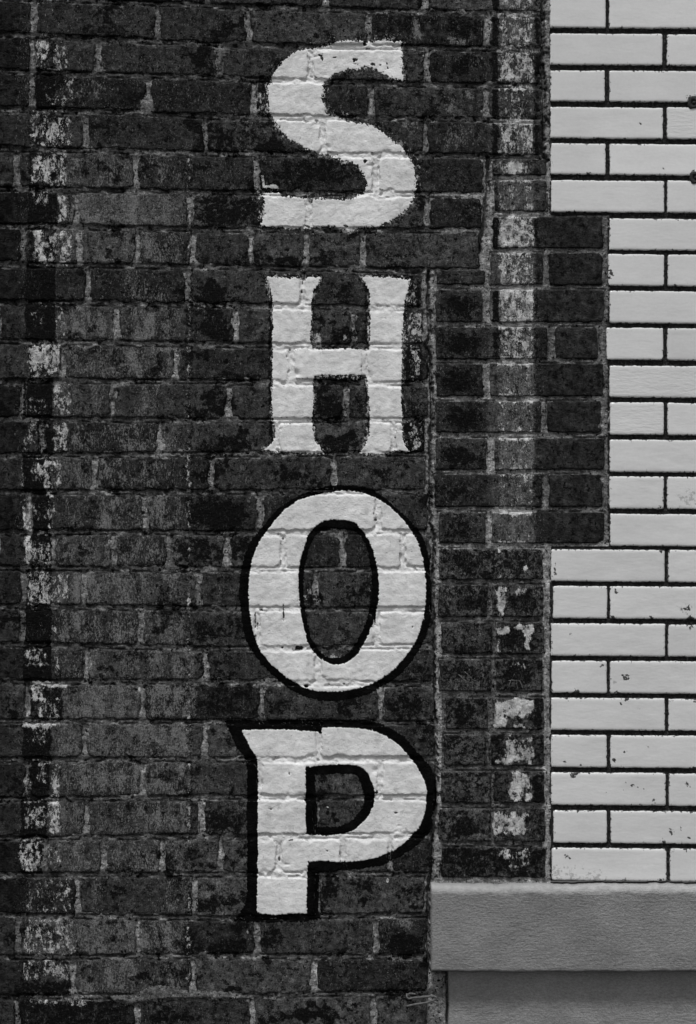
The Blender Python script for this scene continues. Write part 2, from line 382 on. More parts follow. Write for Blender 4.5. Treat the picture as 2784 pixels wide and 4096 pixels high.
H_OUT = conv([(260,170),(430,178),(480,182),(500,208),(520,180),(612,168),(590,205),(565,260),(548,320),(548,390),(545,450),(541,540),(545,600),(548,624),(640,628),(740,625),(840,630),(912,628),(915,560),(918,450),(915,350),(912,270),(895,215),(858,170),(1000,175),(1080,178),(1170,188),(1155,235),(1140,310),(1130,390),(1125,480),(1119,600),(1118,760),(1112,900),(1117,1020),(1118,1120),(1125,1190),(1140,1240),(1165,1272),(1060,1270),(1020,1285),(940,1288),(850,1285),(880,1240),(905,1190),(915,1110),(912,1000),(906,900),(900,830),(885,790),(820,788),(720,795),(640,787),(560,795),(556,840),(560,880),(558,1000),(551,1080),(555,1160),(575,1215),(610,1262),(632,1285),(500,1282),(400,1278),(310,1272),(248,1265),(290,1225),(318,1170),(310,1110),(301,1080),(300,960),(300,840),(300,640),(302,560),(300,400),(300,310),(288,240)], 1000)
# worn remains of the black outlines of S and H
for pts, wd, v, flecks in ((S_OUT, 30, .52, .22), (H_OUT, 15, .85, .30)):
    xs = [p[0] for p in pts]; ys = [p[1] for p in pts]
    w = win(min(xs) - 40, max(xs) + 40, min(ys) - 40, max(ys) + 40)
    dd = -poly_sdf(gxx[w], gyy[w], spline(pts)) + 9 * warp1[w]
    m = sstep(wd + 9, wd - 9, dd)
    MAPS['B'][w] = np.maximum(MAPS['B'][w], v * m * (.75 + .5 * warp2[w]))
    MAPS['W'][w] = np.maximum(MAPS['W'][w], flecks * m * (dd > 0) + .25 * sstep(9, 2, dd) * (dd > 0))

def sample(k, x, y):
    fx = np.clip((np.asarray(x) - GX0) / GS, 0, GW - 1.001); fy = np.clip((np.asarray(y) - GY0) / GS, 0, GH - 1.001)
    i = fx.astype(int); j = fy.astype(int); u = fx - i; v = fy - j
    m = MAPS[k]
    return (m[j, i] * (1 - u) + m[j, i + 1] * u) * (1 - v) + (m[j + 1, i] * (1 - u) + m[j + 1, i + 1] * u) * v

# ------------------------------------------------------------------ materials
def nodes_of(name):
    m = bpy.data.materials.new(name); m.use_nodes = True
    nt = m.node_tree
    b = nt.nodes['Principled BSDF']
    return m, nt, b
class N:
    def __init__(s, nt): s.nt = nt
    def new(s, t, **kw):
        n = s.nt.nodes.new(t)
        for k, v in kw.items(): setattr(n, k, v)
        return n
    def link(s, a, b): s.nt.links.new(a, b)
    def val(s, inp, v):
        if hasattr(v, 'default_value') or isinstance(v, bpy.types.NodeSocket): s.link(v, inp)
        else: inp.default_value = v
    def math(s, op, a, b=None, c=None, clamp=False):
        n = s.new('ShaderNodeMath', operation=op, use_clamp=clamp)
        s.val(n.inputs[0], a)
        if b is not None: s.val(n.inputs[1], b)
        if c is not None: s.val(n.inputs[2], c)
        return n.outputs[0]
    def mix(s, f, a, b):                       # float mix
        n = s.new('ShaderNodeMix', data_type='FLOAT', clamp_factor=True)
        s.val(n.inputs[0], f); s.val(n.inputs[2], a); s.val(n.inputs[3], b)
        return n.outputs[0]
    def pos(s, sc=(1, 1, 1)):
        g = s.new('ShaderNodeNewGeometry')
        m = s.new('ShaderNodeVectorMath', operation='MULTIPLY'); s.link(g.outputs['Position'], m.inputs[0]); m.inputs[1].default_value = sc
        return m.outputs[0]
    def noise(s, vec, scale, detail=5, rough=.6, lo=.35, hi=.65, dist=0):
        n = s.new('ShaderNodeTexNoise'); s.link(vec, n.inputs['Vector'])
        n.inputs['Scale'].default_value = scale; n.inputs['Detail'].default_value = detail; n.inputs['Roughness'].default_value = rough
        n.inputs['Distortion'].default_value = dist
        r = s.new('ShaderNodeMapRange'); s.link(n.outputs[0], r.inputs[0]); r.inputs[1].default_value = lo; r.inputs[2].default_value = hi
        return r.outputs[0]
    def attr(s, name):
        a = s.new('ShaderNodeAttribute', attribute_name=name); return a.outputs['Fac']
    def thr(s, n, dens, k):                    # 1 where n > 1 - dens
        t = s.math('ADD', n, dens); t = s.math('SUBTRACT', t, 1.0)
        m = s.math('MULTIPLY_ADD', t, k, .5, clamp=True)
        if isinstance(dens, bpy.types.NodeSocket): m = s.math('MULTIPLY', m, s.math('MULTIPLY', dens, 12.0, clamp=True))
        return m
    def grey(s, v):
        c = s.new('ShaderNodeCombineColor')
        for i in range(3): s.link(v, c.inputs[i])
        return c.outputs[0]
    def bump(s, h, strength, dist, normal=None):
        b = s.new('ShaderNodeBump'); s.link(h, b.inputs['Height']); b.inputs['Strength'].default_value = strength; b.inputs['Distance'].default_value = dist
        if normal is not None: s.link(normal, b.inputs['Normal'])
        return b.outputs[0]

def wall_material(name, rough, bump_fine, contrast, mott=.65, sooty=.24):
    m, nt, b = nodes_of(name); n = N(nt)
    p = n.pos(); pv = n.pos((1, 1, .45))
    tone = n.attr('tone'); W = n.attr('W'); B = n.attr('B'); P = n.attr('P'); G = n.attr('G')
    mid = n.noise(p, 38, 6, .62); fine = n.noise(p, 330, 5, .7, .32, .68); mid2 = n.noise(p, 95, 6, .7)
    streak = n.noise(n.pos((1, 1, .16)), 120, 4, .6)
    t = n.math('MULTIPLY', tone, G)
    t = n.math('MULTIPLY', t, n.mix(mid, 1 - contrast, 1 + contrast))
    t = n.math('MULTIPLY', t, n.mix(mid2, 1 - mott * .75, 1 + mott * .9))
    scar = n.thr(n.noise(p, 34, 10, .80, .38, .62), .30, 9)          # patches where the soot has come off
    t = n.mix(scar, t, n.math('MULTIPLY', t, 1.6))
    soot = n.thr(n.noise(n.pos((1, 1, .8)), 44, 10, .82, .38, .62), sooty, 10)
    t = n.mix(soot, t, n.math('MULTIPLY', t, .25))
    t = n.math('MULTIPLY', t, n.mix(streak, .85, 1.15))
    t = n.math('MULTIPLY', t, n.mix(fine, .52, 1.5))
    grain = n.noise(p, 620, 3, .7, .30, .70)
    t = n.math('MULTIPLY', t, n.mix(grain, .78, 1.22))
    # small dark pits
    pit = n.thr(n.noise(p, 150, 4, .6, .3, .7), .20, 9)
    t = n.mix(pit, t, .005)
    bm = n.thr(n.noise(p, 105, 10, .78, .35, .65), n.math('MULTIPLY', B, n.mix(n.noise(p, 30, 5, .65), .80, 1.45)), 9)
    bm2 = n.math('MULTIPLY', bm, .97)
    t = n.mix(bm2, t, n.mix(fine, .002, .007))
    sp = n.thr(n.noise(pv, 380, 5, .8, .34, .66), n.math('MULTIPLY', P, n.mix(n.noise(pv, 60, 5, .6), .45, 1.55)), 5)
    t = n.mix(n.math('MULTIPLY', sp, n.math('SUBTRACT', 1.0, n.math('MULTIPLY', bm, .7))), t, n.mix(grain, .07, .26))
    fl = n.noise(n.pos((1, 1, .62)), 145, 10, .82, .35, .65)
    W = n.math('MULTIPLY', W, n.mix(n.noise(p, 40, 5, .65), .66, 1.22))
    wm = n.thr(fl, W, 16)
    thin = n.thr(fl, n.math('ADD', W, -.0), 4)          # greyer, thinner rim of the flakes
    t = n.mix(n.math('MULTIPLY', n.math('MULTIPLY', thin, .5), n.math('GREATER_THAN', W, .12)), t, .13)
    t = n.mix(wm, t, n.math('MULTIPLY', n.mix(n.noise(p, 60, 4, .6), .34, .74), n.mix(fine, .75, 1.15)))
    n.link(n.grey(t), b.inputs['Base Color'])
    n.link(n.mix(bm, rough, .7), b.inputs['Roughness'])
    b.inputs['Specular IOR Level'].default_value = .04
    h = n.math('ADD', n.math('MULTIPLY', fine, .5), n.math('MULTIPLY', n.noise(p, 900, 2, .6), .25))
    h = n.math('ADD', h, n.math('MULTIPLY', wm, .4)); h = n.math('SUBTRACT', h, n.math('MULTIPLY', pit, .8))
    h = n.math('ADD', h, n.math('MULTIPLY', mid2, 1.3)); h = n.math('ADD', h, n.math('MULTIPLY', n.noise(n.pos((.6, 1, 1.2)), 190, 5, .7), 1.0))
    n.link(n.bump(h, bump_fine, .0016), b.inputs['Normal'])
    return m
M_BRICK = wall_material('sooty_brick', .85, .8, .34)
M_MORTAR = wall_material('old_mortar', .95, 1.0, .3, .6, .06)

def paint_material(name, tone, var, rough, white=True):
    m, nt, b = nodes_of(name); n = N(nt); p = n.pos()
    t = n.mix(n.noise(p, 14, 5, .6), tone * (1 - var), tone * (1 + var * .6))
    t = n.math('MULTIPLY', t, n.mix(n.noise(n.pos((1, 1, .4)), 70, 5, .65), 1 - var * .9, 1 + var * .5))
    t = n.math('MULTIPLY', t, n.mix(n.noise(p, 420, 3, .6), 1 - var * .5, 1 + var * .3))
    if white:
        dirt = n.thr(n.noise(p, 42, 8, .75), .12, 5)
        t = n.mix(n.math('MULTIPLY', dirt, .45), t, .27)
        brush = n.noise(n.pos((.12, 1, 1)), 150, 4, .6)
        t = n.math('MULTIPLY', t, n.mix(brush, .92, 1.05))
        fleck = n.thr(n.noise(p, 170, 6, .75, .3, .7), .03, 12)
        t = n.mix(n.math('MULTIPLY', fleck, .85), t, .06)
        crack = n.thr(n.noise(n.pos((.4, 1, 1)), 210, 5, .75, .32, .68), .06, 10)
        t = n.mix(n.math('MULTIPLY', crack, .8), t, .10)
    n.link(n.grey(t), b.inputs['Base Color'])
    b.inputs['Roughness'].default_value = rough
    b.inputs['Specular IOR Level'].default_value = .25 if white else .03
    h = n.math('ADD', n.noise(p, 420, 4, .65), n.math('MULTIPLY', n.noise(p, 110, 4, .6), 1.6))
    n.link(n.bump(h, .34 if white else .8, .0012), b.inputs['Normal'])
    return m
M_WHITE = paint_material('white_masonry_paint', .69, .10, .65)
M_BLACK = paint_material('black_masonry_paint', .0035, .5, .75, False)

def tile_material():
    m, nt, b = nodes_of('white_glaze'); n = N(nt); p = n.pos()
    oi = n.new('ShaderNodeObjectInfo')
    t = n.mix(oi.outputs['Random'], .575, .625)
    t = n.math('MULTIPLY', t, n.mix(n.noise(p, 4, 5, .55), .92, 1.04))
    fine = n.noise(p, 260, 4, .6)
    t = n.math('MULTIPLY', t, n.mix(fine, .97, 1.02))
    edge = n.attr('edge')
    t = n.mix(n.thr(n.noise(p, 160, 5, .65), n.math('MULTIPLY', edge, .55), 8), t, .05)
    grime = n.attr('P')
    t = n.mix(n.math('MULTIPLY', n.thr(n.noise(p, 120, 6, .7), grime, 5), .55), t, .18)
    chip = n.thr(n.noise(p, 230, 4, .6), n.attr('B'), 10)
    t = n.mix(chip, t, n.mix(fine, .012, .07))
    n.link(n.grey(t), b.inputs['Base Color'])
    n.link(n.mix(chip, .16, .9), b.inputs['Roughness'])
    wavy = n.attr('wavy')
    h = n.math('ADD', n.math('MULTIPLY', n.noise(n.pos((.5, 1, 1.6)), 130, 3, .6), wavy), n.math('MULTIPLY', chip, -1.2))
    h = n.math('ADD', h, n.math('MULTIPLY', n.noise(n.pos((.6, 1, 1.4)), 30, 2, .5), .8))
    n.link(n.bump(h, .35, .0008), b.inputs['Normal'])
    return m
M_TILE = tile_material()

def stone_material(name, tone):
    m, nt, b = nodes_of(name); n = N(nt); p = n.pos()
    pp = n.pos((.6, 1, 1))
    t = n.mix(n.noise(p, 9, 5, .6), tone * .86, tone * 1.12)
    t = n.math('MULTIPLY', t, n.mix(n.noise(n.pos((.5, 1, 1)), 380, 6, .8), .72, 1.26))
    t = n.math('MULTIPLY', t, n.mix(n.noise(p, 700, 3, .6), .92, 1.08))
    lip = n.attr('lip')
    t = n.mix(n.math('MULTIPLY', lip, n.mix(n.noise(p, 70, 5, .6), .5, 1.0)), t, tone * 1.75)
    t = n.mix(n.thr(n.noise(pp, 60, 6, .7, .25, .75), .06, 8), t, tone * .6)
    n.link(n.grey(t), b.inputs['Base Color'])
    b.inputs['Roughness'].default_value = .85
    b.inputs['Specular IOR Level'].default_value = .2
    h = n.math('ADD', n.math('ADD', n.noise(p, 240, 5, .7), n.math('MULTIPLY', n.noise(n.pos((.45, 1, 1.2)), 150, 5, .75), .7)), n.math('MULTIPLY', n.noise(n.pos((.12, 1, 1)), 330, 4, .6), .45))
    n.link(n.bump(h, .6, .0015), b.inputs['Normal'])
    return m
M_STONE = stone_material('painted_stone', .215)
M_PLINTH = stone_material('painted_render', .24)

def grout_material():
    m, nt, b = nodes_of('black_grout'); n = N(nt); p = n.pos()
    t = n.mix(n.noise(p, 120, 6, .7), .006, .03)
    t = n.mix(n.thr(n.noise(p, 260, 4, .65), .2, 6), t, .07)
    b.inputs['Specular IOR Level'].default_value = .05
    n.link(n.grey(t), b.inputs['Base Color'])
    b.inputs['Roughness'].default_value = .9
    n.link(n.bump(n.noise(p, 300, 4, .7), .8, .001), b.inputs['Normal'])
    return m
M_GROUT = grout_material()
def plain(name, v, rough=.6, metal=0.0):
    m, nt, b = nodes_of(name); n = N(nt); p = n.pos()
    n.link(n.grey(n.mix(n.noise(p, 300, 5, .7), v * .55, v * 1.3)), b.inputs['Base Color'])
    b.inputs['Roughness'].default_value = rough; b.inputs['Metallic'].default_value = metal
    n.link(n.bump(n.noise(p, 500, 4, .7), .6, .0006), b.inputs['Normal'])
    return m
M_WIRE = plain('painted_wire', .10)
M_BOLT = plain('rusty_plug', .018, .9)

# ------------------------------------------------------------------ object helpers
C = scn.collection
ALL_TRI = []                     # (verts, tris) in survey units, for draping paint over the relief
def empty(name, label, cat, x, y, group=None):
    o = bpy.data.objects.new(name, None); C.objects.link(o)
    o.location = (wx(x), 0, wz(y)); o['label'] = label; o['category'] = cat
    if group: o['group'] = group
    o.empty_display_size = .05
    return o
def mesh_obj(name, P, quads, mat, parent, attrs=None, tris=None, smooth=True, drape=False):
    """P: (n,3) array of (x, y, height) in survey units"""
    org = np.array([(P[:, 0].min() + P[:, 0].max()) / 2, (P[:, 1].min() + P[:, 1].max()) / 2])
    V = np.empty_like(P)
    V[:, 0] = (P[:, 0] - org[0]) * S; V[:, 1] = -P[:, 2] * S; V[:, 2] = -(P[:, 1] - org[1]) * S
    me = bpy.data.meshes.new(name)
    nq = 0 if quads is None else len(quads); ntr = 0 if tris is None else len(tris)
    me.vertices.add(len(V)); me.vertices.foreach_set('co', V.astype(np.float32).ravel())
    me.loops.add(nq * 4 + ntr * 3); me.polygons.add(nq + ntr)
    li = []
    if nq: li.append(np.asarray(quads).ravel())
    if ntr: li.append(np.asarray(tris).ravel())
    me.loops.foreach_set('vertex_index', np.concatenate(li).astype(np.int32))
    st = np.concatenate([np.arange(nq) * 4, nq * 4 + np.arange(ntr) * 3]).astype(np.int32)
    me.polygons.foreach_set('loop_start', st)
    me.polygons.foreach_set('use_smooth', np.full(nq + ntr, smooth))
    me.update(calc_edges=True)
    for k, a in (attrs or {}).items():
        at = me.attributes.new(k, 'FLOAT', 'POINT'); at.data.foreach_set('value', np.asarray(a, np.float32))
    me.materials.append(mat)
    o = bpy.data.objects.new(name, me); C.objects.link(o)
    wloc = Vector((wx(org[0]), 0, wz(org[1])))
    if parent is not None:
        o.parent = parent; wloc = wloc - Vector(parent.location)
    o.location = wloc
    if drape:
        q = np.asarray(quads)
        ALL_TRI.append((P, q))
    return o

def axis(n_len, g, edges=(0, 1.5, 4, 8)):
    a = list(edges); b = [n_len - e for e in edges][::-1]
    m = max(int((n_len - 2 * edges[-1]) / g), 1)
    mid = list(np.linspace(edges[-1], n_len - edges[-1], m + 1)[1:-1])
    return np.array(a + mid + b)

def piece(name, x0, x1, yt, yb, mat, parent, g=7, r=9, R=5.5, proud=5, back=-11, deep=-60, edge=2.6, surf=1.2, tone=.04, chips=3, seed=0, tilt=(0, 0), tile=False, chip_sites=()):
    """yt, yb: functions of x giving the top and bottom edge"""
    w = x1 - x0; xm = (x0 + x1) / 2
    hh = float(yb(xm) - yt(xm))
    us = axis(w, g); vs_ = axis(hh, g)
    U, V = np.meshgrid(us, vs_)
    a, b = w / 2, hh / 2
    px, py = U - a, V - b
    qx, qy = np.abs(px) - (a - r), np.abs(py) - (b - r)
    l = np.sqrt(np.maximum(qx, 0) ** 2 + np.maximum(qy, 0) ** 2)
    out = (qx > 0) & (qy > 0) & (l > r)
    f = np.where(out, r / np.maximum(l, 1e-6), 1)
    px = np.where(out, np.sign(px) * (a - r + qx * f), px)
    py = np.where(out, np.sign(py) * (b - r + qy * f), py)
    qx, qy = np.abs(px) - (a - r), np.abs(py) - (b - r)
    sdv = np.sqrt(np.maximum(qx, 0) ** 2 + np.maximum(qy, 0) ** 2) + np.minimum(np.maximum(qx, qy), 0) - r
    d = np.maximum(-sdv, 0)
    X = px + xm
    tt, bb = yt(X), yb(X)
    Y = tt + (py + b) / hh * (bb - tt)
    e = np.exp(-d / 14)
    X = X + edge * e * (1.8 * fbm(X, Y, 48, 2, seed % 37) + .9 * fbm(X, Y, 13, 2, seed % 29))
    Y = Y + edge * e * (1.6 * fbm(X, Y, 60, 2, 5 + seed % 31) + 1.0 * fbm(X, Y, 15, 2, 9 + seed % 23))
    prof = np.sqrt(np.clip(1 - (1 - np.minimum(d / R, 1)) ** 2, 0, 1))
    H = back + (proud - back) * prof
    H = H + surf * (1.4 * fbm(X, Y, 90, 2, seed % 41) + (.5 if tile else 1.3) * fbm(X, Y, 26, 3, seed % 43, .6)) * prof
    H = H + tilt[0] * px / a + tilt[1] * py / b
    rr = random.Random(seed)
    if not tile:
        for c in range(chips):
            side = rr.random()
            if side < .6: cx_, cy_ = rr.uniform(-a, a), rr.choice((-b, b))
            else: cx_, cy_ = rr.choice((-a, a)), rr.choice((-b, b)) * rr.uniform(.5, 1)
            rx_, ry_ = rr.uniform(8, 44), rr.uniform(5, 19)
            dd = ((px - cx_) / rx_) ** 2 + ((py - cy_) / ry_) ** 2
            H = H - np.clip(1 - dd, 0, 1) * rr.uniform(3, 9)
        for c in range(rr.randint(0, 2)):
            cx_, cy_ = rr.uniform(-a, a), rr.uniform(-b, b); rx_ = rr.uniform(5, 12)
            dd = ((px - cx_) / rx_) ** 2 + ((py - cy_) / (rx_ * rr.uniform(.4, .9))) ** 2
            H = H - np.clip(1 - dd, 0, 1) * rr.uniform(2, 6)
    ny, nx = U.shape
    idx = np.arange(ny * nx).reshape(ny, nx)
    q = np.stack([idx[:-1, :-1], idx[1:, :-1], idx[1:, 1:], idx[:-1, 1:]], -1).reshape(-1, 4)
    P = np.stack([X.ravel(), Y.ravel(), H.ravel()], 1)
    ring = np.concatenate([idx[0, :], idx[1:, -1], idx[-1, -2::-1], idx[-2:0:-1, 0]])
    Pb = P[ring].copy(); Pb[:, 2] = deep
    nb = len(P); m = len(ring); k = np.arange(m)
    sk = np.stack([ring[k], ring[(k + 1) % m], nb + (k + 1) % m, nb + k], 1)
    P = np.vstack([P, Pb]); q = np.vstack([q, sk])
    if tile:
        dr = np.concatenate([d.ravel(), np.zeros(m)])
        at = {'edge': np.exp(-dr / 3.0), 'P': np.zeros(len(P)), 'B': np.zeros(len(P)), 'wavy': np.full(len(P), rr.choice((.15, .25, .3, .8)) if len(chip_sites) == 0 else .25)}
        for (sx, sy, rad, kind) in chip_sites:
            dd = np.sqrt((P[:, 0] - sx) ** 2 + (P[:, 1] - sy) ** 2) / (rad * .78)
            at[kind] = np.maximum(at[kind], np.clip(1.35 - dd * .75, 0, 1.2) if kind == 'B' else np.clip(.62 - dd * .4, 0, 1))
            if kind == 'B': pass
    else:
        at = {k_: sample(k_, P[:, 0], P[:, 1]) for k_ in KEYS}
        at['tone'] = np.full(len(P), tone)
    o = mesh_obj(name, P, q, mat, parent, at, drape=not tile)
    return o

# ------------------------------------------------------------------ the things
wall = empty('brick_wall', 'old blackened brick wall carrying the painted word SHOP, left of the white tiles', 'wall', 860, 4300)
pier = empty('brick_pier', 'narrow strip of dark toothed brickwork between the long crack and the white tiles', 'wall', 2000, 3520)
tiled = empty('tiled_wall', 'wall face of glossy white glazed tiles with thin black joints', 'wall', 2650, 3525)

BR = []                                   # (x0, x1, yt, yb, owner) for the mortar's distance field
seed = 0
def add_brick(x0, x1, yt, yb, owner, **kw):
    global seed
    seed += 1
    rr = random.Random(seed * 7 + 1)
    tone = kw.pop('tone', None)
    if tone is None: tone = .040 * (1 + rr.uniform(-.55, .5))
    BR.append((x0, x1, yt, yb))
    piece('brick', x0, x1, yt, yb, M_BRICK, owner, proud=kw.pop('proud', 6.2 + rr.uniform(-2, 2.5)), tone=tone, seed=seed,
          tilt=(rr.uniform(-1.2, 1.2), rr.uniform(-1.0, 1.0)), r=kw.pop('r', rr.uniform(10, 21)), chips=kw.pop('chips', rr.randint(2, 6)), **kw)
for row in range(-2, 28):
    hs = HEADS[row] + [None]
    for a, b in zip(hs[:-1], hs[1:]):
        rr = random.Random(row * 100 + a)
        x0 = a + rr.uniform(9, 13)
        x1 = (b - rr.uniform(9, 13)) if b is not None else ENDX[row]
        if x1 - x0 < 40: continue
        gt, gb = rr.uniform(9, 13), rr.uniform(8, 11)
        k1, k2 = rr.uniform(-3, 3), rr.uniform(-3, 3)
        yt = (lambda x, row=row, gt=gt, k1=k1, x0=x0, x1=x1: jy(row, x) + gt + k1 * (x - (x0 + x1) / 2) / (x1 - x0))
        yb = (lambda x, row=row, gb=gb, k2=k2, x0=x0, x1=x1: jy(row + 1, x) - gb + k2 * (x - (x0 + x1) / 2) / (x1 - x0))
        add_brick(x0, x1, yt, yb, wall, edge=5.0 if x0 < 1100 else 3.8)
for (t, b, spans) in PIER:
    for (x0, x1) in spans:
        yt = (lambda x, t=t: t + 0 * x); yb = (lambda x, b=b: b + 0 * x)
        add_brick(x0, x1, yt, yb, pier, edge=2.2, tone=.036 * random.uniform(.72, 1.25), r=random.uniform(7, 12), proud=7)

# ------------------------------------------------------------------ mortar: one sheet, displaced, with its cracks
CR1 = [(2186, -360), (2172, 60), (2170, 200), (2167, 225), (2176, 345), (2180, 470), (2172, 490), (2174, 620), (2186, 640)]
CR2 = [(1951, 630), (1950, 720), (1956, 770), (1944, 800), (1938, 870), (1932, 910), (1920, 960), (1918, 1010), (1900, 1060)]
CR3 = [(1712, 1085), (1712, 1230), (1718, 1290), (1722, 1330), (1700, 1385), (1722, 1420), (1722, 1520), (1728, 1600), (1728, 1700), (1720, 1730), (1722, 1960), (1722, 2090), (1735, 2140), (1738, 2200), (1732, 2270), (1728, 2430),
       (1736, 2460), (1738, 2760), (1732, 2800), (1742, 2880), (1744, 3030), (1748, 3130), (1742, 3250), (1738, 3320), (1724, 3380), (1726, 3460), (1716, 3530), (1713, 3600), (1712, 3880), (1790, 3890), (1788, 4000), (1794, 4400)]
def line_dist(X, Y, pts):
    D = np.full(X.shape, 1e9)
    for (ax, ay), (bx, by) in zip(pts[:-1], pts[1:]):
        dx, dy = bx - ax, by - ay
        t = np.clip(((X - ax) * dx + (Y - ay) * dy) / (dx * dx + dy * dy), 0, 1)
        D = np.minimum(D, np.hypot(X - ax - t * dx, Y - ay - t * dy))
    return D
mg = 3.3
mx0, my0, mw, mh = -420.0, -250.0, int((2444 + 420) / mg), int((4260 + 250) / mg)
mj, mi = np.mgrid[0:mh, 0:mw]
MX = mx0 + mi * mg; MY = my0 + mj * mg
D = np.full(MX.shape, 300.0)
for (x0, x1, yt, yb) in BR:
    xa, xb = max(int((x0 - 60 - mx0) / mg), 0), int((x1 + 60 - mx0) / mg)
    ya, yb_ = max(int((float(yt((x0 + x1) / 2)) - 90 - my0) / mg), 0), int((float(yb((x0 + x1) / 2)) + 90 - my0) / mg)
    sl = (slice(ya, yb_), slice(xa, xb))
    X, Y = MX[sl], MY[sl]
    t, b = yt(X), yb(X)
    qx = np.maximum(x0 - X, X - x1); qy = np.maximum(t - Y, Y - b)
    sdv = np.sqrt(np.maximum(qx, 0) ** 2 + np.maximum(qy, 0) ** 2) + np.minimum(np.maximum(qx, qy), 0)
    D[sl] = np.minimum(D[sl], sdv)
wx_, wy_ = fbm(MX, MY, 26, 3, 61), fbm(MX, MY, 26, 3, 71)
n_low = fbm(MX, MY, 130, 3, 81); n_mid = fbm(MX, MY, 30, 4, 91, .6); n_fine = fbm(MX, MY, 12, 3, 101, .6)
# bed joint or head joint?
bed = np.zeros(MX.shape)
for k in range(-2, 29):
    bed = np.maximum(bed, sstep(26, 12, np.abs(MY - jy(k, MX))))
bed = np.where((MX > 1735) & (MY > 630) | ((MX > 1960) & (MY > 630)), 0, bed)
H = -1.5 + 3.0 * n_low + 4.0 * n_mid + 2.2 * n_fine
H += bed * 2.0
H += 5 * sstep(.25, .6, fbm(MX, MY, 70, 3, 131)) * bed                    # smeared lumps that stand proud
crev = np.exp(-((D - 1.8) / 2.6) ** 2) * sstep(-.15, .25, fbm(MX, MY, 90, 3, 111))
H -= 11 * crev
holes = sstep(.52, .66, fbm(MX, MY, 34, 2, 151)) * bed
H -= 12 * holes
jag = 7 * wx_
for CR, wd, dp in ((CR1, 7.5, 40), (CR2, 8, 40), (CR3, 6.0, 38)):
    dist = line_dist(MX + 5 * wx_ + 3 * n_fine, MY, CR)
    H -= dp * sstep(wd + 2.5, wd - 2.5, dist)
# small drilled holes
for (hx, hy, hr) in ((455, 2138, 9), (578, 2137, 11), (694, 2147, 9), (733, 2290, 9), (780, 2433, 11), (1475, 1100, 14), (452, 2738, 9), (585, 2750, 9), (714, 2755, 10), (453, 3207, 12), (758, 3053, 11), (1197, 2593, 15),
                     (1226, 2745, 9), (555, 1248, 10), (1665, 1092, 18), (765, 330, 14), (620, 1080, 9), (570, 2052, 8), (970, 1268, 10), (165, 2893, 16), (1655, 3010, 6)):
    dd = np.hypot((MX - hx) / hr, (MY - hy) / (hr * .75))
    H -= 22 * sstep(1.25, .8, dd)
tone = .070 + .10 * np.clip(n_low + .3, 0, 1) + .02 * n_mid
tone = tone * (1 - .45 * bed * sstep(.3, -.2, fbm(MX, MY, 120, 3, 141)))
tone = tone + (1 - bed) * (.135 + .06 * n_mid)
# light caught by each bed joint's worn lower lip, painted in as paler tone
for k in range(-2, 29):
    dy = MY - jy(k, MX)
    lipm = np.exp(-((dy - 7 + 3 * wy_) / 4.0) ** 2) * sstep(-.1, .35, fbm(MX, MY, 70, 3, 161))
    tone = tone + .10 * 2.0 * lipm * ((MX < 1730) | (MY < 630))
right = (MX > 1720) & (MY > 1000)
tone = np.where(right, np.maximum(tone, .105 + .03 * n_mid), tone)
c3d = line_dist(MX, MY, CR3)
tone = np.where((MX > 1700) & (c3d < 34) & (MY > 1060) & (MY < 3540), np.maximum(tone, .15 + .04 * n_mid), tone)
c2d = line_dist(MX, MY, CR2)
tone = np.where((c2d < 30) & (MY > 640), np.maximum(tone, .12 + .03 * n_mid), tone)
tone = np.where((MX < 2170) & (MX > 1765) & (MY > 2200) & (MY < 3500), tone * .45, tone)
# (owner, region)
def crack_x(y):
    pts = [(-400, 2178), (628, 2178), (632, 1951), (1060, 1900), (1085, 1712), (2090, 1722), (2200, 1738), (3250, 1742), (3530, 1716), (4400, 1716)]
    return np.interp(y, [p[0] for p in pts], [p[1] for p in pts])
keep = (D > -13)
# tile ground and ledge carry on with their own surfaces
tile_left = np.where((MY > 860) & (MY < 2186), 2432, 2198)
keep &= (MX < tile_left + 8) & ~((MX > 1740) & (MY > 3540) & (MY < 3880)) & ~((MX > 1800) & (MY > 3880))
for owner, sel in ((wall, MX < crack_x(MY)), (pier, MX >= crack_x(MY))):
    cell = (keep[:-1, :-1] & keep[1:, :-1] & keep[:-1, 1:] & keep[1:, 1:]) & sel[:-1, :-1]
    idx = np.arange(mh * mw).reshape(mh, mw)
    q = np.stack([idx[:-1, :-1], idx[1:, :-1], idx[1:, 1:], idx[:-1, 1:]], -1)[cell]
    used, inv = np.unique(q.ravel(), return_inverse=True)
    jx = (2.2 * wy_).ravel()[used]
    P = np.stack([MX.ravel()[used] + jx, MY.ravel()[used], H.ravel()[used]], 1)
    at = {k_: sample(k_, P[:, 0], P[:, 1]) for k_ in KEYS}
    g0 = at['G']; at['G'] = np.where(g0 > 1, 1 + (g0 - 1) * .4, g0)
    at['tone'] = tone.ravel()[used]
    hm = 1 - bed.ravel()[used]
    at['B'] = at['B'] * (.8 - .25 * hm); at['P'] = at['P'] * .35
    # black and white paint thins out over the head joints
    ob = mesh_obj('mortar', P, inv.reshape(-1, 4), M_MORTAR, owner, at, drape=True)
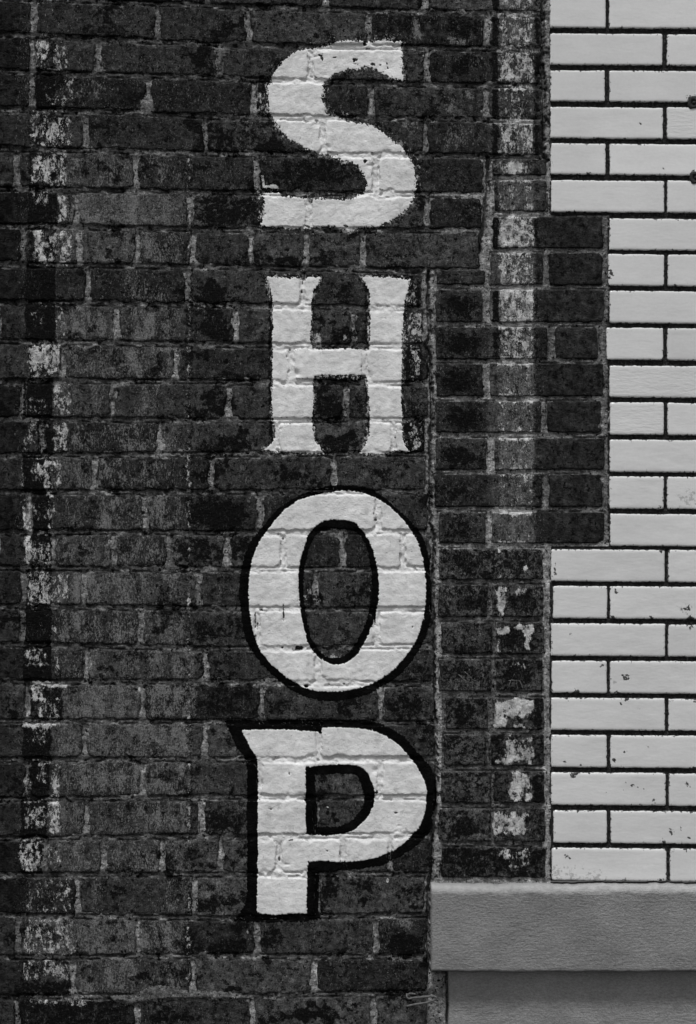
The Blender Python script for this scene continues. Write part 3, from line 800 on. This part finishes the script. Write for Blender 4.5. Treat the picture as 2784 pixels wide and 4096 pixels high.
    # solid core so that nothing shows through the crack
ARRAYB = [(-420, 2180, -250, 630), (-420, 1700, 630, 4260), (1700, 2440, 630, 3530)]
for i, (x0, x1, y0, y1) in enumerate(ARRAYB):
    ow = pier if i == 2 else wall
    P = np.array([(x, y, h) for h in (-46, -230) for (x, y) in ((x0, y0), (x1, y0), (x1, y1), (x0, y1))], float)
    q = [(0, 3, 2, 1), (4, 5, 6, 7), (0, 1, 5, 4), (1, 2, 6, 5), (2, 3, 7, 6), (3, 0, 4, 7)]
    at = {k_: np.zeros(8) for k_ in KEYS}; at['G'] = np.ones(8); at['tone'] = np.full(8, .03)
    mesh_obj('wall_core', P, q, M_MORTAR, ow, at, smooth=False)
P = np.array([(x, y, h) for h in (-46, -230) for (x, y) in ((1700, 3530), (1830, 3530), (1830, 4260), (1700, 4260))], float)
mesh_obj('wall_core', P, q, M_MORTAR, wall, {**{k_: np.zeros(8) for k_ in KEYS}, 'G': np.ones(8), 'tone': np.full(8, .05)}, smooth=False)

# ------------------------------------------------------------------ tiles and grout
CHIPS = [(2771, 411, 28, 'B'), (2776, 707, 20, 'B'), (2561, 499, 5, 'B'), (2658, 679, 3.5, 'B'), (2209, 652, 3, 'B'), (2448, 1098, 6, 'B'), (2476, 1162, 6, 'B'), (2530, 1161, 6, 'B'), (2436, 1110, 8, 'B'), (2439, 1085, 7, 'B'),
         (2218, 2277, 6, 'B'), (2218, 2294, 6, 'B'), (2217, 2257, 4, 'B'), (2643, 2206, 5, 'B'), (2463, 2368, 8, 'B'), (2278, 2538, 5, 'B'), (2750, 2430, 9, 'B'), (2735, 2437, 8, 'B'), (2760, 2474, 16, 'B'), (2720, 2436, 22, 'P'),
         (2500, 2709, 15, 'B'), (2496, 2712, 12, 'B'), (2462, 2728, 10, 'P'), (2406, 2662, 6, 'B'), (2300, 2768, 13, 'B'), (2310, 2768, 9, 'B'), (2470, 2772, 8, 'B'), (2484, 2816, 5, 'B'), (2265, 2793, 7, 'B'), (2323, 2792, 7, 'B'), (2505, 2793, 10, 'B'), (2557, 2835, 3, 'B'), (2557, 2862, 5, 'P'),
         (2780, 2796, 13, 'B'), (2454, 3040, 7, 'B'), (2499, 3006, 6, 'B'), (2596, 2988, 5, 'B'), (2680, 3022, 8, 'P'), (2258, 3045, 6, 'B'), (2325, 3060, 4, 'B'), (2773, 3068, 6, 'B'), (2292, 3100, 12, 'B'), (2306, 3092, 10, 'B'), (2355, 3090, 5, 'B'),
         (2500, 3134, 4, 'B'), (2528, 3140, 6, 'B'), (2547, 3146, 5, 'B'), (2576, 3155, 4, 'B'), (2495, 3153, 4, 'B'), (2616, 3199, 7, 'B'), (2432, 3172, 3, 'B'), (2745, 3134, 7, 'B'), (2757, 3142, 5, 'B'), (2674, 3128, 6, 'B'),
         (2310, 3241, 7, 'B'), (2376, 3241, 7, 'B'), (2765, 3243, 10, 'B'), (2684, 3324, 9, 'B'), (2684, 3330, 7, 'B'), (2754, 3350, 6, 'B'), (2722, 3313, 4, 'B'), (2653, 3367, 9, 'B'), (2265, 3425, 8, 'B'), (2278, 3432, 5, 'B'), (2225, 3390, 6, 'B'),
         (2225, 3490, 45, 'P'), (2290, 3505, 60, 'P'), (2380, 3512, 40, 'P'), (2240, 3515, 40, 'P'), (2688, 3394, 10, 'P'), (2740, 3392, 9, 'B'), (2750, 2000, 50, 'P'), (2200, 335, 8, 'B'), (2201, 310, 6, 'B'), (2533, 286, 5, 'B'), (2700, 136, 9, 'B'), (2675, 262, 6, 'B'),
         (2328, 283, 4, 'B'), (2390, 555, 6, 'B'), (2299, 428, 5, 'B'), (2350, 699, 10, 'B'), (2528, 722, 6, 'B'), (2635, 720, 5, 'B'), (2605, 2473, 8, 'B'), (2450, 2473, 10, 'B'), (2642, 2030, 6, 'B'), (2672, 2206, 7, 'B'), (2700, 1142, 7, 'B'),
         (2762, 2510, 6, 'B'), (2768, 2503, 6, 'B'), (2640, 3518, 8, 'B'), (2500, 3518, 6, 'B')]
for ti, (t, b, spans) in enumerate(TILES):
    for (x0, x1) in spans:
        sites = [c for c in CHIPS if x0 - 12 < c[0] < x1 + 12 and t - 12 < c[1] < b + 12]
        rr = random.Random(ti * 31 + x0)
        sk = rr.uniform(-1.5, 1.5)
        yt = (lambda x, t=t, x0=x0, sk=sk: t + sk * .6 + .008 * (x - 2200) + sk * (x - x0) / 450); yb = (lambda x, b=b, x0=x0, sk=sk: b + .008 * (x - 2200) + sk * .5 * (x - x0) / 450)
        piece('tile', x0, x1, yt, yb, M_TILE, tiled, g=8, r=rr.uniform(3, 9), R=7.5, proud=12 + rr.uniform(-.8, .8), back=6, deep=-40, edge=.8, surf=.35, seed=1000 + ti * 10 + int(x0) % 7, tile=True, chip_sites=sites,
              tilt=(rr.uniform(-.7, .7), rr.uniform(-.6, .6)))
gg = 5.0
gw, gh = int((3120 - 2190) / gg), int((3528 + 190) / gg)
qj, qi = np.mgrid[0:gh, 0:gw]
QX = 2190 + qi * gg; QY = -190 + qj * gg
tl = np.where((QY > 858) & (QY < 2188), 2428, 2190)
cellk = (QX >= tl)[:-1, :-1]
QH = 0 + 3.0 * fbm(QX, QY, 24, 3, 201) - 2 * sstep(.2, .5, fbm(QX, QY, 60, 2, 211)); QH[:, :2] -= 6
idx = np.arange(gh * gw).reshape(gh, gw)
q = np.stack([idx[:-1, :-1], idx[1:, :-1], idx[1:, 1:], idx[:-1, 1:]], -1)[cellk]
used, inv = np.unique(q.ravel(), return_inverse=True)
mesh_obj('grout', np.stack([QX.ravel()[used], QY.ravel()[used], QH.ravel()[used]], 1), inv.reshape(-1, 4), M_GROUT, tiled)
P = np.array([(x, y, h) for h in (-46, -230) for (x, y) in ((2445, -190), (3120, -190), (3120, 3530), (2445, 3530))], float)
qb = [(0, 3, 2, 1), (4, 5, 6, 7), (0, 1, 5, 4), (1, 2, 6, 5), (2, 3, 7, 6), (3, 0, 4, 7)]
mesh_obj('backing', P, qb, M_GROUT, tiled, smooth=False)

# ------------------------------------------------------------------ ledge and plinth
def slab(name, x0, x1, y0, y1, proud, mat, g=5, r=16, bottom=True, amp=2.0, lipy=None, deep=-40):
    us = axis(x1 - x0, g, (0, 3, 7, 12, 18)); v = axis(y1 - y0, g, (0, 3, 7, 12, 18))
    U, V = np.meshgrid(us, v)
    X = x0 + U; Y = y0 + V
    dL, dT, dB = U, V, (y1 - y0) - V
    R = r
    Hh = np.full(X.shape, float(proud))
    for dd, RR in ((dL, 12), (dT, 26), (dB, 14)):
        Hh -= RR * (1 - np.sqrt(np.clip(1 - (1 - np.minimum(dd / RR, 1)) ** 2, 0, 1)))
    inside = np.minimum(np.minimum(dL, dT), dB)
    k = sstep(0, 20, inside) * .8 + .2
    rough = .75 * fbm(X * .8 + Y * .3, Y - X * .12, 17, 4, 301, .75) + .2 * fbm(X * .15, Y, 9, 2, 311) + 1.0 * fbm(X, Y, 120, 2, 321)
    Hh += amp * rough * k
    X = X + 2.2 * fbm(X, Y, 70, 3, 331) * np.exp(-dL / 20)
    Y = Y + (5 * fbm(X, Y * 0, 90, 4, 341) + 1.5 * fbm(X, Y * 0, 14, 2, 351)) * np.exp(-dB / 18) * (1 if bottom else 0)
    Y = Y + (6 * fbm(X, Y * 0 + 50, 150, 3, 361) + 3 * fbm(X, Y * 0 + 9, 30, 3, 363)) * np.exp(-dT / 14)
    ny, nx = U.shape
    idx = np.arange(ny * nx).reshape(ny, nx)
    q = np.stack([idx[:-1, :-1], idx[1:, :-1], idx[1:, 1:], idx[:-1, 1:]], -1).reshape(-1, 4)
    P = np.stack([X.ravel(), Y.ravel(), Hh.ravel()], 1)
    ring = np.concatenate([idx[0, :], idx[1:, -1], idx[-1, -2::-1], idx[-2:0:-1, 0]])
    Pb = P[ring].copy(); Pb[:, 2] = deep
    nb = len(P); m = len(ring); kk = np.arange(m)
    sk = np.stack([ring[kk], ring[(kk + 1) % m], nb + (kk + 1) % m, nb + kk], 1)
    lip = np.zeros(P.shape[0])
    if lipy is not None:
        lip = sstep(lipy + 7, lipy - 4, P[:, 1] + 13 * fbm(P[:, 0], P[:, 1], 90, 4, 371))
    P2 = np.vstack([P, Pb]); q2 = np.vstack([q, sk])
    return mesh_obj(name, P2, q2, mat, None, {'lip': np.concatenate([lip, np.zeros(m)])}, drape=False)
ledge = slab('stone_ledge', 1722, 3110, 3532, 3874, 78, M_STONE, lipy=3560, amp=1.7)
ledge['label'] = 'thick grey painted stone ledge projecting under the white tiles'
ledge['category'] = 'ledge'
plinth = slab('rendered_plinth', 1793, 3110, 3868, 4330, 2, M_PLINTH, bottom=False, amp=2.2, deep=-60)
plinth['label'] = 'grey rough rendered wall base set back in shadow below the stone ledge'
plinth['category'] = 'wall'

# ------------------------------------------------------------------ draping paint over the relief
vv, ff, base = [], [], 0
for (P, q) in ALL_TRI:
    vv.append(P); ff.append(q + base); base += len(P)
vv = np.vstack(vv); ff = np.vstack(ff)
sel = (vv[ff[:, 0], 0] > 400) & (vv[ff[:, 0], 0] < 2150)
ff = ff[sel]; used, inv = np.unique(ff.ravel(), return_inverse=True)
bvh = BVHTree.FromPolygons(vv[used].tolist(), inv.reshape(-1, 4).tolist())
DOWN = Vector((0, 0, -1))
def film(name, x0, x1, y0, y1, field, lift, mat, parent, g=3.6, thick=None, attrs=None, floor=None):
    """a coat of paint: mesh clipped exactly along field = 0 and laid on the bricks and joints"""
    nx, ny = int((x1 - x0) / g) + 1, int((y1 - y0) / g) + 1
    jj, ii = np.mgrid[0:ny, 0:nx]
    X = x0 + ii * g; Y = y0 + jj * g
    F = field(X, Y)
    near = F > -3 * g
    Z = np.full(X.shape, -60.0)
    for (j, i) in np.argwhere(near):
        hit = bvh.ray_cast(Vector((X[j, i], Y[j, i], 90)), DOWN)
        if hit[0] is not None: Z[j, i] = hit[0].z
    Zm = Z.copy()
    for dj, di in ((0, 1), (1, 0), (0, -1), (-1, 0), (1, 1), (-1, -1), (1, -1), (-1, 1)):
        Zm = np.maximum(Zm, np.roll(np.roll(Z, dj, 0), di, 1))
    Z = Zm * .25 + np.maximum(Z, Zm - 14) * .75
    if floor is not None: Z = np.maximum(Z, floor * sstep(-2, 12, F) + Z * sstep(12, -2, F))
    Z = Z + lift
    if thick is not None: Z = Z + thick(F, X, Y)
    idx = np.arange(ny * nx).reshape(ny, nx)
    a, b, c, d = idx[:-1, :-1].ravel(), idx[1:, :-1].ravel(), idx[1:, 1:].ravel(), idx[:-1, 1:].ravel()
    T = np.concatenate([np.stack([a, b, c], 1), np.stack([a, c, d], 1)])
    Xf, Yf, Zf, Ff = X.ravel(), Y.ravel(), Z.ravel(), F.ravel()
    pos = Ff[T] > 0
    cnt = pos.sum(1)
    tris = [T[cnt == 3]]
    verts = [np.stack([Xf, Yf, Zf], 1)]; nv = len(Xf)
    def cut(p, q):
        nonlocal nv
        t = (Ff[p] / (Ff[p] - Ff[q]))[:, None]
        v = verts[0][p] * (1 - t) + verts[0][q] * t
        v[:, 2] -= lift * .6
        verts.append(v); r = np.arange(nv, nv + len(p)); nv += len(p)
        return r
    for c_in in (1, 2):
        Tc = T[cnt == c_in]; Pc = pos[cnt == c_in]
        if len(Tc) == 0: continue
        k = np.argmax(Pc == (c_in == 1), 1)          # the odd one out
        r_ = np.arange(len(Tc))
        A = Tc[r_, k]; B = Tc[r_, (k + 1) % 3]; Cc = Tc[r_, (k + 2) % 3]
        e1 = cut(A, B) if c_in == 1 else cut(B, A)
        e2 = cut(A, Cc) if c_in == 1 else cut(Cc, A)
        if c_in == 1: tris.append(np.stack([A, e1, e2], 1))
        else: tris.append(np.stack([e1, B, Cc], 1)); tris.append(np.stack([e1, Cc, e2], 1))
    T = np.concatenate(tris); Vv = np.vstack(verts)
    used, inv = np.unique(T.ravel(), return_inverse=True)
    P = Vv[used]
    at = attrs(P) if attrs else None
    return mesh_obj(name, P, None, mat, parent, at, tris=inv.reshape(-1, 3))

O_OUT = conv([(490,-8),(620,-42),(740,-60),(850,-50),(950,-15),(1020,28),(1090,90),(1160,170),(1215,260),(1245,350),(1262,450),(1270,560),(1265,680),(1245,780),(1210,880),(1155,970),(1080,1055),(980,1135),(880,1180),(760,1205),(650,1212),(540,1198),(450,1158),(350,1090),(265,1005),(210,925),(172,800),(153,680),(148,560),(157,450),(185,340),(230,240),(290,165),(350,90),(420,30)], 2000)
O_IN = conv([(640,130),(720,125),(800,135),(855,175),(895,230),(932,310),(957,400),(970,500),(972,600),(955,710),(925,805),(880,900),(825,985),(755,1030),(680,1035),(610,1005),(555,950),(520,890),(495,790),(475,680),(465,570),(465,460),(480,370),(500,300),(530,220),(575,165)], 2000)
O_BIN = conv([(655,182),(720,185),(800,192),(850,217),(880,265),(903,330),(917,400),(926,480),(928,570),(915,680),(880,800),(840,880),(795,950),(740,990),(680,1000),(620,975),(572,920),(540,850),(517,760),(502,650),(497,560),(498,460),(512,380),(535,290),(580,220)], 2000)
O_BOUT = conv([(90,560),(100,720),(130,870),(175,960),(255,1060),(345,1145),(430,1205),(530,1250),(650,1270),(780,1258),(900,1228),(1000,1172),(1100,1110),(1170,1030),(1230,940),(1272,850),(1300,740),(1305,600),(1297,460),(1280,330),(1240,215),(1180,140),(1100,65),(1030,5),(950,-58),(850,-88),(700,-94),(600,-78),(500,-42),(400,12),(330,62),(270,130),(215,195),(165,260),(130,340),(103,440)], 2000)
P_OUT = conv([(105,-125),(130,-75),(165,-5),(203,60),(208,200),(208,540),(205,800),(201,1022),(250,1035),(350,1038),(515,1030),(519,850),(522,703),(620,701),(760,708),(850,700),(930,685),(1030,650),(1110,605),(1165,555),(1222,490),(1258,410),(1275,310),(1270,230),(1240,150),(1195,80),(1140,10),(1095,-35),(1030,-80),(960,-115),(880,-135),(760,-142),(620,-143),(600,-118),(400,-130),(200,-130)], 3000)
P_IN = conv([(510,105),(600,98),(700,90),(800,92),(865,112),(910,160),(940,240),(945,310),(925,380),(880,445),(820,500),(755,525),(640,540),(512,530),(510,400),(510,250)], 3000)
P_BIN = conv([(572,157),(700,147),(820,152),(850,200),(880,290),(875,350),(840,400),(790,450),(720,480),(640,485),(585,482),(580,350),(572,240)], 3000)
P_BOUT = conv([(-8,-188),(200,-190),(500,-192),(800,-192),(940,-182),(1040,-142),(1120,-92),(1190,-22),(1250,50),(1310,120),(1335,220),(1338,320),(1318,420),(1308,500),(1252,560),(1200,610),(1130,660),(1050,700),(980,730),(860,750),(760,760),(700,765),(597,780),(592,900),(592,1020),(610,1070),(500,1082),(300,1088),(150,1086),(55,1086),(100,1010),(133,950),(140,700),(138,400),(140,150),(132,60),(100,15),(70,-30),(20,-140)], 3000)

def rag(X, Y, amp, s=0):
    return amp * (.9 * fbm(X, Y, 34, 3, 401 + s) + 1.5 * fbm(X * 1.0, Y, 8, 2, 411 + s, .8))
def pocks(X, Y, F, n, sites, s):
    """small chips and flaked spots in the coat"""
    k = fbm(X, Y, 15, 3, 421 + s, .65)
    F = np.minimum(F, (n - k) * 40)
    for (cx_, cy_, rx_, ry_) in sites:
        dd = np.hypot((X - cx_) / rx_, (Y - cy_) / ry_)
        F = np.minimum(F, (dd - 1 + .9 * fbm(X, Y, 12, 3, 431)) * rx_)
    return F
S_sites = [(1281, 222, 9, 4), (1288, 234, 5, 12), (1422, 242, 10, 7), (1424, 258, 9, 3), (1548, 256, 4, 3), (1492, 258, 10, 6), (1551, 273, 4, 5), (1338, 231, 6, 3), (1460, 648, 7, 8), (1473, 196, 9, 3), (1456, 175, 5, 9), (1520, 262, 5, 3), (1310, 620, 6, 6), (1360, 635, 9, 4), (1385, 905, 12, 4), (1232, 905, 10, 5), (1460, 178, 7, 7)]
LS = dict(S=(spline(S_OUT), 7.5, .74, S_sites), H=(spline(H_OUT), 4.6, .88, [(1210, 1130, 3, 9), (1207, 1165, 3, 8), (1160, 1400, 3, 4), (1580, 1750, 3, 4)]),
          O=(spline(O_OUT), 3.0, .96, [(1502, 2080, 6, 6), (1506, 2060, 3, 4), (1196, 2593, 14, 8), (1022, 2480, 3, 26), (1030, 2500, 3, 14), (1134, 2450, 3, 30), (1046, 2440, 6, 4), (1225, 2745, 7, 5), (1317, 2737, 4, 4), (1374, 2735, 5, 3), (1132, 2155, 4, 4), (1130, 2590, 4, 3), (1650, 2508, 3, 3), (1500, 2470, 3, 26)]),
          P=(spline(P_OUT), 2.8, .97, [(1582, 3250, 7, 4), (1117, 3437, 5, 7), (1279, 2925, 8, 12), (1508, 3168, 5, 7), (1162, 3360, 8, 4), (1308, 3403, 3, 3), (1190, 3500, 7, 2), (1156, 3093, 3, 5), (1080, 3235, 10, 3)]))
def letter_field(key, hole=None):
    poly, amp, n, sites = LS[key]
    sd_ = {'S': 0, 'H': 7, 'O': 13, 'P': 19}[key]
    hp = spline(hole) if hole else None
    def f(X, Y):
        F = poly_sdf(X, Y, poly)
        if hp is not None: F = np.minimum(F, -poly_sdf(X, Y, hp))
        F = F + rag(X, Y, amp, sd_)
        return pocks(X, Y, F, n, sites, sd_)
    return f
def outline_field(out, key, hole_w, hole_in, sd_=31):
    o_, hi = spline(out), spline(hole_in)
    wpoly, hp = LS[key][0], spline(hole_w)
    def f(X, Y):
        F = np.minimum(poly_sdf(X, Y, o_), -poly_sdf(X, Y, hi)) + rag(X, Y, 3.4, sd_)
        W_ = np.minimum(poly_sdf(X, Y, wpoly), -poly_sdf(X, Y, hp))
        return np.minimum(F, 9 - W_)
    return f
GR = 'hand painted letters of the word SHOP, one above the other'
def letter(ch, label, x, y):
    return empty('painted_letter', label, 'letter', x, y, GR)
def bbox(pts, m=14):
    xs = [p[0] for p in pts]; ys = [p[1] for p in pts]
    return min(xs) - m, max(xs) + m, min(ys) - m, max(ys) + m
L = letter('S', 'white painted letter S with ragged worn edges and no outline, topmost of the word', 1350, 925)
film('white_coat', *bbox(S_OUT), letter_field('S'), 1.1, M_WHITE, L, g=2.8)
L = letter('H', 'white painted letter H with flared feet and no black outline, below the S', 1350, 1815)
film('white_coat', *bbox(H_OUT), letter_field('H'), 1.3, M_WHITE, L)
L = letter('O', 'white painted letter O ringed in black inside and out', 1345, 2800)
film('white_coat', *bbox(O_OUT), letter_field('O', O_IN), 1.9, M_WHITE, L)
film('black_outline', *bbox(O_BOUT), outline_field(O_BOUT, 'O', O_IN, O_BIN), .9, M_BLACK, L)
L = letter('P', 'white painted letter P outlined thickly in black, lowest of the word', 1330, 3690)
film('white_coat', *bbox(P_OUT), letter_field('P', P_IN), 1.9, M_WHITE, L)
film('black_outline', *bbox(P_BOUT), outline_field(P_BOUT, 'P', P_IN, P_BIN), .9, M_BLACK, L)

# smears of newer mortar that ran over the bricks
def smear(pts, amp, tone_, th=5):
    poly = spline(pts)
    def f(X, Y): return poly_sdf(X, Y, poly) + rag(X, Y, 5, 51)
    def tk(F, X, Y): return th * sstep(0, 14, F) + amp * fbm(X, Y, 30, 3, 501) * sstep(0, 10, F)
    def at(P):
        n = len(P)
        return {'W': sample('W', P[:, 0], P[:, 1]) * .5, 'B': np.full(n, .05), 'P': np.full(n, .12), 'G': np.ones(n), 'tone': np.full(n, tone_) + .02 * fbm(P[:, 0], P[:, 1], 40, 3, 511)}
    film('mortar_smear', *bbox(pts), f, .8, M_MORTAR, wall, g=4, thick=tk, attrs=at, floor=5)
smear([(436, 3985), (545, 3972), (590, 3950), (640, 3940), (700, 3948), (760, 3962), (860, 3965), (985, 3975), (990, 4000), (860, 4000), (700, 3998), (600, 4008), (520, 4018), (460, 4005)], 5, .125, 7)
smear([(560, 440), (566, 400), (590, 395), (612, 425), (612, 462), (580, 470), (520, 462), (470, 466), (530, 445)], 3, .13, 3)
smear([(855, 188), (920, 192), (918, 215), (895, 235), (890, 310), (866, 312), (868, 240)], 2, .12, 3)
smear([(660, 2150), (690, 2170), (690, 2210), (705, 2270), (690, 2290), (655, 2275), (668, 2230)], 2, .14, 3)
smear([(440, 1540), (520, 1525), (540, 1532), (465, 1560), (455, 1600), (442, 1600)], 2, .12, 2)

def scratch(segs, wd, owner):
    def f(X, Y):
        F = np.full(X.shape, -1e3)
        for sg in segs: F = np.maximum(F, wd - line_dist(X + 2 * fbm(X, Y, 20, 2, 77), Y, sg))
        return F
    pts = [p for sg in segs for p in sg]
    film('scratch', *bbox(pts), f, .4, M_MORTAR, owner, g=1.8, attrs=lambda P: {'W': np.zeros(len(P)), 'B': np.zeros(len(P)), 'P': np.full(len(P), .3), 'G': np.ones(len(P)), 'tone': np.full(len(P), .10)})
scratch([[(2028, 2756), (2044, 2722), (2058, 2696)], [(2036, 2722), (2050, 2720), (2076, 2722)], [(2066, 2722), (2069, 2752)], [(2078, 2722), (2088, 2744), (2092, 2756)], [(2006, 2750), (2012, 2754)]], 1.3, pier)
scratch([[(1835, 2698), (1862, 2722)], [(1858, 2686), (1872, 2698), (1886, 2712)], [(1890, 2718), (1912, 2726)]], 1.6, pier)

# ------------------------------------------------------------------ bent wire hook
def tube(name, pts, rad, mat, parent, cap=True, seg=10):
    pts = np.array(pts, float)
    # resample smoothly
    fine = []
    for i in range(len(pts) - 1):
        p0 = pts[max(i - 1, 0)]; p1 = pts[i]; p2 = pts[i + 1]; p3 = pts[min(i + 2, len(pts) - 1)]
        for k in range(6):
            t = k / 6
            fine.append(.5 * ((2 * p1) + (p2 - p0) * t + (2 * p0 - 5 * p1 + 4 * p2 - p3) * t * t + (-p0 + 3 * p1 - 3 * p2 + p3) * t ** 3))
    fine.append(pts[-1]); fine = np.array(fine)
    V, q = [], []
    for i, p in enumerate(fine):
        d = fine[min(i + 1, len(fine) - 1)] - fine[max(i - 1, 0)]; d /= np.linalg.norm(d)
        a = np.cross(d, (0, 0, 1.0)); a /= np.linalg.norm(a) + 1e-9; b = np.cross(d, a)
        rr = rad * (.93 + .07 * math.sin(i * 1.7))
        for k in range(seg):
            th = 2 * math.pi * k / seg
            V.append(p + rr * (a * math.cos(th) + b * math.sin(th)))
        if i:
            for k in range(seg):
                q.append(((i - 1) * seg + k, (i - 1) * seg + (k + 1) % seg, i * seg + (k + 1) % seg, i * seg + k))
    n = len(V); V.append(fine[0]); V.append(fine[-1])
    tr = [(n, (k + 1) % seg, k) for k in range(seg)] + [(n + 1, n - seg + k, n - seg + (k + 1) % seg) for k in range(seg)]
    return mesh_obj(name, np.array(V), np.array(q), mat, parent, tris=np.array(tr))
hook = tube('wire_hook', [(1636, 3984, -14), (1636, 3984, 12), (1632, 3978, 22), (1638, 3969, 26), (1652, 3970, 24), (1660, 3972, 22)], 4.2, M_WIRE, None)
hk = empty('wire_hook', 'bent pale wire hook sticking out of the bricks left of the grey wall base', 'hook', 1640, 3990)
hook.name = 'eye'; hook.parent = hk; hook.location = Vector(hook.location) - Vector(hk.location)
tube('shank', [(1628, 3972, 14), (1627, 3982, 20), (1636, 3990, 22), (1652, 3986, 26), (1690, 3979, 44), (1722, 3973, 56), (1738, 3974, 60), (1742, 3981, 60), (1732, 3990, 56), (1700, 4001, 48), (1660, 4010, 36), (1628, 4018, 28)], 4.6, M_WIRE, hk)

# rusty plugs in the tile joints at the right-hand edge
def plug(x, y, label):
    e = empty('wall_plug', label, 'plug', x, y, 'rusty plugs in the tile joints')
    V, q = [], []
    prof = [(24, 6), (25, 13), (21, 17), (13, 18), (11, 12), (0.5, 11)]
    for i, (r, h) in enumerate(prof):
        for k in range(18):
            th = 2 * math.pi * k / 18; w = 1 + .10 * math.sin(th * 3 + x) + .05 * math.sin(th * 7)
            V.append((x + r * w * math.cos(th), y + r * w * math.sin(th), h))
            if i: q.append(((i - 1) * 18 + k, i * 18 + k, i * 18 + (k + 1) % 18, (i - 1) * 18 + (k + 1) % 18))
    mesh_obj('collar', np.array(V, float), np.array(q), M_BOLT, e)
    tube('screw', [(x + 2, y, 5), (x + 2, y, 14), (x + 3, y + 1, 19)], 7, M_BOLT, e)
plug(2772, 413, 'upper of two dark rusty plugs in the joints at the right edge of the tiles')
plug(2779, 712, 'lower of two dark rusty plugs in the joints at the right edge of the tiles')
